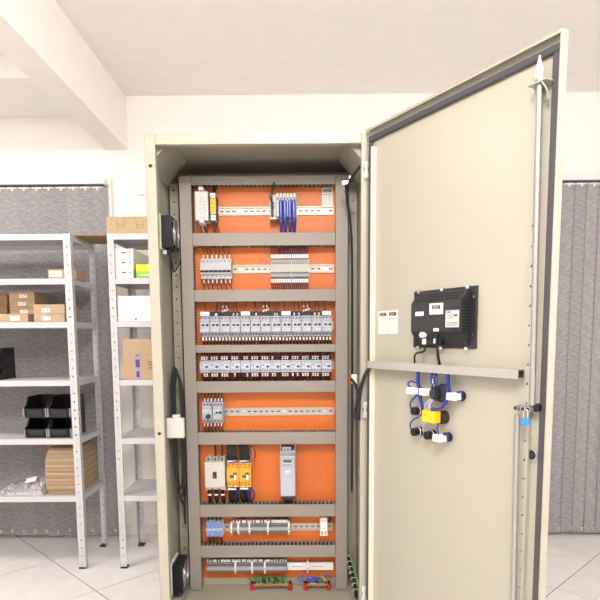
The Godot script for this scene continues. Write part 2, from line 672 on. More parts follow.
	part("stiffener", rail, d)
	var rh := g(paint("e9e4d2", 0.4))
	rh.punched(V(0.041, 0.24, 0.018), X, Y, 0.009, 1.84, 0.0015, 0.05, 0.003)
	rh.box(V(0.040, 0.24, 0.002), V(0.0415, 2.08, 0.018))
	rh.box(V(0.0495, 0.24, 0.002), V(0.0505, 2.08, 0.018))
	part("stiffener", rh, d)
	# upper and lower lock rods
	var steel := paint("a4a4a4", 0.35, 0.6)
	var r1 := g(steel)
	r1.cyl(V(0.7365, 2.055, 0.030), V(0.7495, 1.235, 0.030), 0.0075, -1, 14)
	part("lock_rod", r1, d)
	var tip := g(paint("ecebe6", 0.35))
	tip.cyl(V(0.7355, 2.045, 0.030), V(0.735, 2.070, 0.030), 0.0095, -1, 14)
	tip.cyl(V(0.735, 2.070, 0.030), V(0.7345, 2.103, 0.030), 0.0095, 0.001, 14)
	part("rod_tip", tip, d)
	var guide := g(beige)
	guide.box(V(0.712, 2.033, 0.004), V(0.766, 2.037, 0.045), 0.001)
	guide.box(V(0.712, 2.0, 0.002), V(0.766, 2.075, 0.005), 0.001)
	guide.tube([V(0.75, 2.035, 0.042), V(0.762, 2.012, 0.036), V(0.758, 1.99, 0.02), V(0.745, 1.985, 0.006)], 0.002, 6)
	part("rod_guide", guide, d)
	part("lock_rod", g(steel).cyl(V(0.705, 1.205, 0.030), V(0.718, 0.25, 0.030), 0.0075, -1, 14), d)
	var lock := g(steel)
	lock.box(V(0.700, 1.217, 0.018), V(0.757, 1.231, 0.024), 0.001)
	for x in [0.706, 0.729, 0.744]:
		lock.cyl(V(x, 1.224, 0.016), V(x, 1.224, 0.040), 0.0085, -1, 14)
		lock.use(black).cyl(V(x, 1.224, 0.040), V(x, 1.224, 0.0415), 0.0045, -1, 10)
		lock.use(steel)
	part("lock_cam", lock, d)
	part("lock_boss", g(black).cyl(V(0.757, 1.229, 0.002), V(0.757, 1.229, 0.026), 0.011, -1, 16), d)
	part("handle_shadow_strip", g(paint("b9b3a0", 0.5)).box(V(0.727, 1.15, 0.002), V(0.737, 1.2, 0.004), 0.001), d)  # flat strip whose colour stands for the handle's shadow
	var kh := g(black)
	kh.cyl(V(0.738, 1.099, 0.002), V(0.738, 1.099, 0.010), 0.0125, -1, 18)
	kh.use(chrome).ring(V(0.738, 1.099, 0.008), Z, 0.014, 0.002, 18, 6)
	part("keyhole", kh, d)
	for y in [2.01, 1.14, 0.42]:
		var hg := g(paint("e6e4e0", 0.35, 0.2))
		hg.box(V(0.002, y - 0.03, 0.006), V(0.013, y - 0.008, 0.022), 0.002)
		hg.box(V(0.002, y + 0.008, 0.006), V(0.013, y + 0.03, 0.022), 0.002)
		hg.cyl(V(0.0065, y - 0.028, 0.012), V(0.0065, y + 0.028, 0.012), 0.005, -1, 10)
		part("hinge", hg, d)


func door_shell() -> G:
	var W := 0.79
	var s := g(beige)
	s.box(V(0.0, 0.16, 0.0), V(W, TOP, 0.002))
	s.box(V(W - 0.002, 0.16, 0.002), V(W, TOP, 0.0225), 0.0007)
	s.box(V(W - 0.006, 0.16, 0.0205), V(W - 0.002, TOP, 0.0225), 0.0007)
	s.box(V(0.012, TOP - 0.002, 0.002), V(W - 0.002, TOP, 0.022), 0.0007)
	s.box(V(0.012, TOP - 0.008, 0.020), V(W - 0.006, TOP - 0.002, 0.022), 0.0007)
	s.box(V(0.012, 0.16, 0.002), V(W - 0.002, 0.162, 0.022), 0.0007)
	s.box(V(0.0, 0.16, 0.002), V(0.002, TOP, 0.009), 0.0007)
	return s


func door() -> void:
	# the padlock hangs from the lock cam
	var t := thing("padlock", "small blue padlock hanging on the lock of the open cabinet door", "padlock", HINGE + Basis(Y, DOOR_TURN) * V(0.744, 1.182, 0.047), DOOR_TURN)
	t.scale = V(0.8, 0.8, 0.8)
	part("body", g(paint("2f86e8", 0.35)).box(V(-0.0135, 0.0, -0.006), V(0.0135, 0.026, 0.006), 0.003), t)
	part("shackle", g(chrome).tube([V(-0.008, 0.024, 0), V(-0.008, 0.043, 0), V(-0.004, 0.052, 0), V(0.004, 0.052, 0), V(0.008, 0.043, 0), V(0.008, 0.024, 0)], 0.0022, 8), t)


# ------------------------------------------------------------------ ducts and rails
func duct(label: String, a: float, b: float, c: float, d: float, upright: bool, z0 := -0.33, z1 := -0.267, pitch := 0.0125) -> Node3D:
	# (a..b) across x, (c..d) across y
	var t := thing("wiring_duct", label, "wiring duct", V(a, c, z0), 0.0, "grey slotted wiring ducts")
	var w := b - a
	var h := d - c
	var dp := z1 - z0
	var cv := g(duct_grey)
	cv.box(V(0, 0, dp - 0.006), V(w, h, dp), 0.0015)
	part("cover", cv, t)
	var base := g(duct_grey).box(V(0.001, 0.001, 0.0002), V(w - 0.001, h - 0.001, 0.0022))
	part("back_strip", base, t)
	var inset := 0.010
	var fill := g(paint("16151a", 0.7))
	if upright:
		inset = 0.0045
		fill.box(V(inset, 0.004, 0.003), V(w - inset, h - 0.004, dp - 0.008))
	else:
		fill.box(V(0.004, minf(inset, h * 0.28), 0.003), V(w - 0.004, h - minf(inset, h * 0.28), dp - 0.008))
	part("wire_filling", fill, t)
	for side in 2:
		var wall := g(duct_grey)
		var l := h if upright else w
		var n := int(l / (pitch if upright else pitch * 1.38))
		if upright:
			var x := 0.001 if side == 0 else w - 0.0028
			wall.box(V(x, 0.001, 0.002), V(x + 0.0018, h - 0.001, 0.014))
			for k in n:
				wall.box(V(x, (k + 0.27) * l / n, 0.014), V(x + 0.0018, (k + 0.73) * l / n, dp - 0.006))
		else:
			var y := 0.001 if side == 0 else h - 0.0028
			wall.box(V(0.001, y, 0.002), V(w - 0.001, y + 0.0018, 0.014))
			for k in n:
				wall.box(V((k + 0.27) * l / n, y, 0.014), V((k + 0.73) * l / n, y + 0.0018, dp - 0.006))
		part("slotted_side", wall, t)
	return t


func din_rail(label: String, a: float, b: float, y: float, broken := false) -> void:
	var t := thing("mounting_rail", label, "rail", V(a, y, -0.33), 0.0, "slotted steel mounting rails")
	var w := b - a
	var s := g(rail_steel)
	# top-hat section, 35 mm high
	s.box(V(0, -0.0175, 0.0065), V(w, -0.012, 0.0075))
	s.box(V(0, 0.012, 0.0065), V(w, 0.0175, 0.0075))
	s.box(V(0, -0.0135, 0.0), V(w, -0.0125, 0.0075))
	s.box(V(0, 0.0125, 0.0), V(w, 0.0135, 0.0075))
	s.box(V(0, -0.013, 0.0002), V(w, 0.013, 0.0012))
	part("rail_body", s, t)
	var n := int(w / 0.025)
	for k in n:
		if k % 7 == 6:
			part("fixing_screw", g(chrome).cyl(V((k + 0.5) * w / n, 0, 0.0012), V((k + 0.5) * w / n, 0, 0.004), 0.0045, -1, 10), t)
		else:
			part("slot", g(paint("63402e", 0.7)).box(V((k + 0.22) * w / n, -0.003, 0.0010), V((k + 0.78) * w / n, 0.003, 0.0014)), t)


func ducts_and_rails() -> void:
	duct("tall grey vertical wiring duct along the left side of the orange plate", -0.340, -0.290, 0.307, 2.070, true)
	duct("tall grey vertical wiring duct along the right side of the orange plate", 0.300, 0.3515, 0.307, 2.070, true)
	var hs := [
		[2.0335, 2.070, "narrow grey wiring duct across the top of the orange plate, under the cabinet roof"],
		[1.790, 1.8425, "grey wiring duct between the blue network plugs and the white miniature breakers"],
		[1.562, 1.611, "grey wiring duct between the white miniature breakers and the row of motor breakers"],
		[1.350, 1.383, "thin grey wiring duct between the two full rows of motor breakers and contactors"],
		[1.180, 1.229, "grey wiring duct directly under the full row of small contactors"],
		[0.956, 1.010, "grey wiring duct directly above the white and yellow moulded case breakers"],
		[0.637, 0.692, "grey wiring duct between the slim grey drive and the blue surge protector"],
		[0.454, 0.508, "lowest grey wiring duct, above the bottom strip of grey terminals"]]
	for k in hs:
		duct(k[2], -0.2895, 0.2995, k[0], k[1], false)
	din_rail("slotted steel rail holding the white power supply and the blue network plugs", -0.264, 0.296, 1.941)
	din_rail("slotted steel rail behind the white miniature breakers", -0.264, 0.296, 1.7015)
	din_rail("slotted steel rail behind the row of motor breakers", -0.264, 0.296, 1.461)
	din_rail("slotted steel rail behind the row of small contactors", -0.264, 0.296, 1.291)
	din_rail("mostly empty slotted steel rail right of the two grey motor starters", -0.264, 0.296, 1.091)
	din_rail("slotted steel rail carrying the blue surge protector", -0.268, 0.290, 0.572)
	din_rail("lowest slotted steel rail, plain white at its right end", -0.270, 0.290, 0.389)


# ------------------------------------------------------------------ devices on the two upper rails
func hsn_label(label: String, w: float, h: float, at: Vector3, turn := 0.0, rows := 6) -> Node3D:
	var t := thing("rating_label", label, "label", at, turn, "white rating labels")
	var marks := [[6, 66, 66, 4]]
	var n := rows
	for k in n:
		marks.append_array(dashes(10, 70, 82 + k * int(110.0 / n), 2))
	var m := printed(80, 200, "dad8d1", "5e5c5a", marks)
	sheet(t, "paper", -w / 2, -h / 2, w / 2, h / 2, 0.0, m)
	capitals(h * 0.165, t, 0.0, h * 0.27, 0.0009)
	return t


func top_rows() -> void:
	# power supply
	var t := thing("power_supply", "slim white power supply at the left end of the top rail", "power supply", V(-0.2445, 1.941, -0.3225))
	var shell := g(paint("c3c2be", 0.45))
	shell.box(V(-0.0265, -0.054, 0.0), V(0.0265, 0.061, 0.085), 0.002)
	part("body", shell, t)
	var mk := []
	for r in [[40, 48, 26], [34, 68, 44], [30, 92, 36], [50, 108, 30], [22, 120, 52], [30, 140, 20], [40, 156, 28], [24, 188, 40]]:
		mk.append_array(dashes(r[0], r[0] + r[2], r[1], 3))
	for r in [[66, 66, 8, 6], [66, 88, 9, 9], [70, 130, 8, 9], [62, 160, 5, 5]]:
		mk.append(r)
	sheet(t, "front_print", -0.0255, -0.052, 0.0255, 0.059, 0.0851, printed(92, 200, "c6c5c1", "8c8c88", mk), 0.0003)
	for e in [[0.058, 0.078], [-0.070, -0.050]]:
		part("connector", g(paint("d9d9dc", 0.4)).box(V(-0.010, e[0], 0.03), V(0.008, e[1], 0.088), 0.001).use(paint("55555a", 0.5)).box(V(-0.008, minf(e[0], e[1]) + 0.002, 0.088), V(0.006, minf(e[0], e[1]) + 0.007, 0.089)), t)
	for k in 3:
		wire(t, [V(-0.006 + k * 0.005, 0.076, 0.06), V(-0.004 + k * 0.004, 0.09, 0.055), V(0.0 + k * 0.003, 0.105, 0.03)], 0.0022, paint("1d2150", 0.5))
		wire(t, [V(-0.006 + k * 0.005, -0.068, 0.06), V(0.0 + k * 0.006, -0.085, 0.055), V(0.004 + k * 0.008, -0.105, 0.03)], 0.002, cable_black if k else paint("bdbdbd", 0.5))
	# relay
	t = thing("interface_relay", "narrow relay with a yellow front between white plugs, next to the white power supply", "relay", V(-0.199, 1.941, -0.3225))
	part("body", g(paint("2d2c30", 0.5)).box(V(-0.011, -0.050, 0.0), V(0.011, 0.052, 0.070), 0.0015), t)
	part("front", g(paint("f0b23a", 0.4)).box(V(-0.011, -0.028, 0.07), V(0.011, 0.034, 0.078), 0.0015).use(paint("6a5320", 0.5)).box(V(-0.007, 0.014, 0.078), V(0.004, 0.016, 0.0786)).box(V(-0.006, -0.004, 0.078), V(0.003, -0.001, 0.0786)).box(V(-0.006, -0.018, 0.078), V(0.006, -0.016, 0.0786)), t)
	for e in [[0.036, 0.055], [-0.052, -0.031]]:
		part("connector", g(paint("e9e8ee", 0.4)).box(V(-0.010, e[0], 0.02), V(0.010, e[1], 0.082), 0.0015).use(paint("4a4a50", 0.5)).box(V(-0.006, e[0] + 0.007, 0.082), V(-0.002, e[0] + 0.012, 0.0826)).box(V(0.002, e[0] + 0.007, 0.082), V(0.006, e[0] + 0.012, 0.0826)), t)
	for k in 4:
		wire(t, [V(-0.006 + k * 0.004, 0.053, 0.06), V(-0.002 + k * 0.004, 0.07, 0.058), V(0.0 + k * 0.006, 0.105, 0.03)], 0.002, cable_black)
		wire(t, [V(-0.006 + k * 0.004, -0.05, 0.06), V(-0.006 + k * 0.007, -0.075, 0.05), V(0.0 + k * 0.008, -0.105, 0.03)], 0.002, cable_black)

	# remote input-output station with network plugs
	t = thing("io_station", "white stepped network switch module with six ridges at the middle of the top rail", "network module", V(0.086, 1.941, -0.3225))
	var io := g(paint("bfbdb6", 0.45))
	io.prism(PackedVector2Array([Vector2(-0.055, -0.046), Vector2(-0.030, -0.046), Vector2(-0.030, 0.05), Vector2(-0.040, 0.05), Vector2(-0.055, 0.028)]), V(0, 0, 0), X, Y, Z * 0.062)
	io.box(V(-0.0295, -0.042, 0.0), V(0.055, 0.052, 0.052), 0.0015)
	part("body", io, t)
	for k in 6:
		part("module_slice", g(paint("c4c2bc", 0.4)).box(V(-0.028 + k * 0.0139, -0.036, 0.052), V(-0.018 + k * 0.0139, 0.056, 0.066), 0.0015).use(paint("55555c", 0.5)).box(V(-0.0255 + k * 0.0139, 0.028, 0.066), V(-0.0205 + k * 0.0139, 0.040, 0.0665)), t)
	part("indicator_panel", g(paint("3f5f8a", 0.4)).box(V(-0.045, -0.006, 0.062), V(-0.036, 0.022, 0.0625)).use(paint("c9d6e6", 0.4)).box(V(-0.043, 0.008, 0.0625), V(-0.038, 0.012, 0.063)), t)
	for k in 4:
		var x := 0.0765 + k * 0.0162 + (0.004 if k > 1 else 0.0)
		var c := thing("network_cable", "%s blue network cable from the left in the white switch module" % ORD[k], "cable", V(x, 1.955, -0.2562), 0.0, "blue network cables")
		part("plug_boot", g(cable_blue).box(V(-0.0078, -0.062, 0.0002), V(0.0078, 0.012, 0.016), 0.004), c)
		part("latch", g(paint("4b61c8", 0.35)).box(V(-0.0035, -0.04, 0.016), V(0.0035, 0.008, 0.019), 0.001), c)
		part("cable", g(cable_blue).tube([V(0, -0.06, 0.008), V(0.002, -0.09, 0.006), V(0.0, -0.118, -0.03)], 0.0058, 8), c)
		part("cable_tie", g(black).cyl(V(0.001, -0.078, 0.0075), V(0.0015, -0.084, 0.0068), 0.0072, -1, 10), c)
	var p := thing("patch_lead", "black cable plugged into the left of the white network switch module", "cable", V(0.041, 1.935, -0.259))
	part("plug", g(black).box(V(-0.005, -0.032, 0.0), V(0.005, 0.0, 0.014), 0.002), p)
	part("cable", g(cable_black).tube([V(0, -0.004, 0.008), V(-0.001, 0.03, 0.012), V(-0.004, 0.045, 0.012), V(0.002, 0.075, 0.01), V(0.008, 0.099, 0.0), V(0.006, 0.108, -0.02)], 0.0046, 8), p)
	part("ferrite", g(black).box(V(-0.011, 0.038, 0.004), V(0.002, 0.064, 0.018), 0.003), p)

	hsn_label("white label with black lettering on the orange plate, upper right beside the duct", 0.046, 0.074, V(0.270, 1.996, -0.3300), 0.0, 5)

	# miniature circuit breakers
	var grey_w := paint("b9bbbf", 0.42)
	var bm := g(grey_w)
	var prof := PackedVector2Array([Vector2(-0.0405, 0.0), Vector2(-0.0405, 0.050), Vector2(-0.022, 0.050), Vector2(-0.022, 0.066), Vector2(0.022, 0.066), Vector2(0.022, 0.050), Vector2(0.0405, 0.050), Vector2(0.0405, 0.0)])
	bm.prism(prof, V(-0.0087, 0, 0), Y, Z, X * 0.0174)
	bm.use(paint("5b5b60", 0.5))
	for y in [0.030, -0.032]:
		bm.cyl(V(0, y, 0.049), V(0, y, 0.0505), 0.0032, -1, 8)
	bm.use(paint("b6b9c0", 0.5)).box(V(-0.006, 0.008, 0.066), V(0.006, 0.018, 0.0664))
	var body := bm.mesh()
	var tm := g(paint("2a2d33", 0.4)).box(V(-0.0085, -0.017, 0.066), V(0.0085, -0.009, 0.067)).box(V(-0.0068, -0.015, 0.067), V(0.0068, -0.008, 0.072), 0.001).mesh()
	for k in 7:
		var b := thing("miniature_breaker", "%s white miniature circuit breaker from the left in the row of seven" % ORD[k], "circuit breaker", V(-0.2505 + k * 0.0182, 1.6985, -0.3225), 0.0, "white miniature breakers")
		part("body", body, b)
		part("toggle", tm, b)
		for e in [1.0, -1.0]:
			var w := wire(b, [V(0, e * 0.036, 0.034), V(rng.randf_range(-0.003, 0.003), e * 0.056, 0.036), V(rng.randf_range(-0.004, 0.004) + (-0.008 if e > 0 else 0.004), e * 0.093, 0.026), V(-0.004, e * 0.108, 0.016)], 0.0017, paint("332028", 0.5))
			tag(w, V(0, e * 0.042, 0.036), V(0.0005, e * 0.058, 0.037), 0.0026)

	# feed-through terminals, two blocks side by side
	var tprof := PackedVector2Array([Vector2(-0.041, 0.0), Vector2(-0.041, 0.026), Vector2(-0.034, 0.040), Vector2(-0.016, 0.040), Vector2(-0.016, 0.048), Vector2(0.017, 0.048), Vector2(0.017, 0.040), Vector2(0.036, 0.040), Vector2(0.041, 0.026), Vector2(0.041, 0.0)])
	var grey_t := paint("979694", 0.5)
	var sl := g(grey_t).prism(tprof, V(-0.0038, 0, 0), Y, Z, X * 0.0076).use(paint("bab8b0", 0.5)).box(V(-0.0034, -0.0155, 0.048), V(0.0034, 0.016, 0.0492)).use(paint("77767a", 0.6)).box(V(-0.0034, 0.0205, 0.040), V(0.0034, 0.0225, 0.0404)).box(V(-0.0034, -0.0225, 0.040), V(0.0034, -0.0205, 0.0404)).mesh()
	var run := 0.0
	for blk in [[11, "left block of grey rail terminals right of the white miniature breakers"], [9, "right block of grey rail terminals on the second rail, ending in bare rail"]]:
		var b := thing("terminal_strip", blk[1], "terminal strip", V(0.030 + run, 1.6985, -0.3225))
		for k in blk[0]:
			var x: float = 0.0038 + k * 0.0079
			var s := part("terminal", sl, b, V(x, 0, 0))
			for e in [1.0, -1.0]:
				wire(s, [V(0, e * 0.034, 0.033), V(0, e * 0.056, 0.034), V(rng.randf_range(-0.002, 0.002), e * 0.093, 0.022), V(0, e * 0.108, 0.01)], 0.0021, paint(["3a1f38", "2a2350", "4a2230"][rng.randi() % 3], 0.5))
				tag(s, V(0, e * 0.042, 0.034), V(0, e * 0.058, 0.0345), 0.0030)
		run += blk[0] * 0.0079 + 0.0016
		part("end_plate", g(paint("c9c7c2", 0.5)).box(V(blk[0] * 0.0079, -0.038, 0.0), V(blk[0] * 0.0079 + 0.0012, 0.038, 0.040)), b)


# ------------------------------------------------------------------ the two full rows
func starter_rows() -> void:
	var pale := paint("a9adb9", 0.42)
	var pale2 := paint("b7bbc8", 0.42)
	var dark := paint("26272d", 0.45)
	var mid := paint("8a8d98", 0.5)
	# motor breaker: stepped body, two push buttons
	var b := g(pale)
	b.box(V(-0.0207, -0.044, 0.0), V(0.0207, 0.042, 0.052), 0.001)
	b.box(V(-0.0203, -0.026, 0.052), V(0.0203, 0.026, 0.078), 0.0015)
	b.use(pale2).box(V(-0.017, -0.004, 0.078), V(0.020, 0.013, 0.0795), 0.0005)
	b.box(V(-0.004, -0.019, 0.078), V(0.014, -0.011, 0.0788))
	b.use(mid).box(V(-0.0203, -0.0278, 0.052), V(0.0203, -0.026, 0.072))
	for k in 3:
		b.use(dark)
		b.cyl(V(-0.014 + k * 0.014, -0.036, 0.0515), V(-0.014 + k * 0.014, -0.036, 0.0528), 0.0034, -1, 8)
		b.cyl(V(-0.014 + k * 0.014, 0.034, 0.0515), V(-0.014 + k * 0.014, 0.034, 0.0528), 0.0034, -1, 8)
		b.use(mid).box(V(-0.018 + k * 0.014, 0.017, 0.078), V(-0.010 + k * 0.014, 0.0215, 0.0784))
	b.box(V(-0.0165, -0.0095, 0.078), V(-0.013, -0.006, 0.0784))
	var body := b.mesh()
	var btn := g(paint("3a3b42", 0.4)).box(V(-0.0056, -0.0046, 0.0), V(0.0056, 0.0046, 0.003), 0.0018).mesh()
	var btn2 := g(paint("1d1e24", 0.4)).box(V(-0.0056, -0.0044, 0.0), V(0.0066, 0.0044, 0.0036), 0.0018).mesh()
	var busbar := g(black).box(V(-0.0209, 0.043, 0.018), V(0.0209, 0.061, 0.046), 0.001).mesh()
	var aux := g(paint("efeef0", 0.4)).box(V(-0.020, 0.0435, 0.046), V(0.018, 0.060, 0.062), 0.0015).use(mid).box(V(-0.012, 0.048, 0.062), V(-0.008, 0.053, 0.0624)).box(V(0.004, 0.048, 0.062), V(0.008, 0.053, 0.0624)).mesh()
	var wd := paint("1c1618", 0.5)
	var wr := paint("4c1414", 0.5)
	for k in 13:
		var t := thing("motor_breaker", "%s pale grey motor breaker from the left in the upper full row, two dark buttons" % ORD[k], "motor breaker", V(-0.2452 + k * 0.0424 + 0.0, 1.4605, -0.3225), 0.0, "motor breakers in the upper full row")
		part("body", body, t)
		part("button", btn, t, V(-0.0055, 0.0045, 0.0795))
		part("button", btn2, t, V(0.0105, 0.0045, 0.0795))
		part("busbar_block", busbar, t)
		if k % 4 == 0:
			part("auxiliary_block", aux, t)
		for j in 3:
			var x := -0.014 + j * 0.014
			var w := wire(t, [V(x, -0.040, 0.034), V(x, -0.05, 0.046), V(x + 0.002, -0.064, 0.044), V(x + 0.0045, -0.078, 0.03), V(x + 0.004, -0.09, 0.02)], 0.0035, wd if j != 1 else wr)
			tag(w, V(x, -0.0465, 0.047), V(x + 0.0015, -0.0600, 0.047), 0.0036)
		if k % 4 == 2:
			for j in 4:
				var x := -0.012 + j * 0.0075
				var w := wire(t, [V(x, 0.058, 0.05), V(x + 0.002, 0.075, 0.052), V(x - 0.006 + j * 0.003, 0.1, 0.03), V(x - 0.004, 0.112, 0.02)], 0.0017, wd)
				tag(w, V(x, 0.058 + 0.002 * j, 0.052), V(x + 0.001, 0.068 + 0.002 * j, 0.0535), 0.0021)
				if j % 2 == 0:
					tag(w, V(x + 0.002, 0.076, 0.053), V(x, 0.086, 0.047), 0.0019)
		else:
			for j in (1 if k % 4 == 0 else 2):
				var x := rng.randf_range(-0.012, 0.006) + j * 0.006
				var w := wire(t, [V(x, 0.044, 0.052), V(x, 0.066, 0.052), V(x + rng.randf_range(-0.01, 0.01), 0.1, 0.034), V(x, 0.112, 0.02)], 0.0016, wd)
				tag(w, V(x, 0.044, 0.053), V(x, 0.054, 0.0535), 0.0022)

	# small contactors
	var c := g(pale2)
	c.box(V(-0.0209, -0.0255, 0.0), V(0.0209, 0.0255, 0.060), 0.0012)
	c.box(V(-0.0205, -0.013, 0.060), V(0.0205, 0.014, 0.072), 0.0012)
	c.use(mid).box(V(-0.016, 0.0035, 0.072), V(-0.006, 0.010, 0.0724))
	c.box(V(-0.013, -0.0115, 0.072), V(-0.006, -0.009, 0.0724))
	for k in 4:
		c.use(mid).cyl(V(-0.0156 + k * 0.0104, -0.0195, 0.0595), V(-0.0156 + k * 0.0104, -0.0195, 0.0606), 0.0027, -1, 8)
		c.cyl(V(-0.0156 + k * 0.0104, 0.0200, 0.0595), V(-0.0156 + k * 0.0104, 0.0200, 0.0606), 0.0027, -1, 8)
	var cb := c.mesh()
	var win := g(dark).box(V(-0.0056, -0.0036, 0.0), V(0.0056, 0.0036, 0.003), 0.001).mesh()
	var collar := g(black).box(V(-0.0209, 0.0258, 0.012), V(0.0209, 0.031, 0.040)).box(V(-0.0209, -0.031, 0.012), V(0.0209, -0.0258, 0.040)).mesh()
	for k in 13:
		var t := thing("contactor", "%s small white contactor from the left in the lower full row, one dark window" % ORD[k], "contactor", V(-0.2502 + k * 0.0427, 1.2915, -0.3225), 0.0, "small contactors in the lower full row")
		part("body", cb, t)
		part("window", win, t, V(0.0085, -0.0005, 0.072))
		part("terminal_collar", collar, t)
		for j in 4:
			var x := -0.0156 + j * 0.0104
			for e in [1.0, -1.0]:
				var far := 0.075 if e > 0 else 0.085
				var w := wire(t, [V(x, e * 0.022, 0.036), V(x, e * 0.034, 0.050), V(x + 0.001, e * 0.046, 0.048), V(x + 0.003, e * 0.06, 0.032), V(x + 0.003, e * far, 0.016)], 0.0036, paint(["5c1616", "3a1013", "1a1214"][(j + k) % 3], 0.5))
				if j < 3 and rng.randf() < 0.93:
					tag(w, V(x, e * 0.0300, 0.0495), V(x + 0.0008, e * 0.0425, 0.0515), 0.0036)

	# two starters alone on the fifth rail
	for k in 2:
		var t := thing("motor_starter", ["grey motor starter with a round black rotary knob, left end of the nearly empty rail", "grey motor starter with two dark buttons, right of the one with the round black knob"][k], "motor starter", V(-0.2447 + k * 0.0445, 1.096, -0.3225))
		var s := g(pale)
		s.box(V(-0.0215, -0.0435, 0.0), V(0.0215, 0.0435, 0.058), 0.0012)
		s.box(V(-0.0205, -0.028, 0.058), V(0.0205, 0.028, 0.076), 0.0015)
		for j in 3:
			s.use(dark)
			s.cyl(V(-0.014 + j * 0.014, -0.036, 0.0575), V(-0.014 + j * 0.014, -0.036, 0.059), 0.0034, -1, 8)
			s.box(V(-0.018 + j * 0.014, 0.032, 0.058), V(-0.010 + j * 0.014, 0.038, 0.0588))
			s.use(mid).box(V(-0.018 + j * 0.014, 0.018, 0.076), V(-0.010 + j * 0.014, 0.0225, 0.0764))
		s.use(pale2).box(V(-0.015, 0.003, 0.076), V(0.006, 0.014, 0.0766))
		part("body", s, t)
		if k == 0:
			var kn := g(black).cyl(V(0.006, -0.014, 0.076), V(0.006, -0.014, 0.090), 0.0105, 0.0095, 20)
			kn.use(paint("6c6d74", 0.4)).box(V(0.005, -0.014, 0.090), V(0.007, -0.005, 0.0906))
			part("rotary_knob", kn, t)
		else:
			part("button", btn, t, V(-0.002, 0.002, 0.0764))
			part("button", btn2, t, V(0.012, 0.002, 0.0764))
			part("toggle_mark", g(mid).box(V(-0.013, -0.010, 0.076), V(-0.008, -0.004, 0.0768)), t)
		for j in 3:
			var x := -0.014 + j * 0.014
			for e in [1.0, -1.0]:
				var w := wire(t, [V(x, e * 0.040, 0.036), V(x, e * 0.052, 0.048), V(x + 0.002 * e, e * 0.075, 0.044), V(x + 0.003, e * 0.085, 0.036), V(x + 0.003, e * 0.0945, 0.03)], 0.0027, wd if (j + k) % 2 else wr)
				tag(w, V(x, e * 0.046, 0.0475), V(x + 0.002 * e, e * 0.060, 0.049), 0.0027)


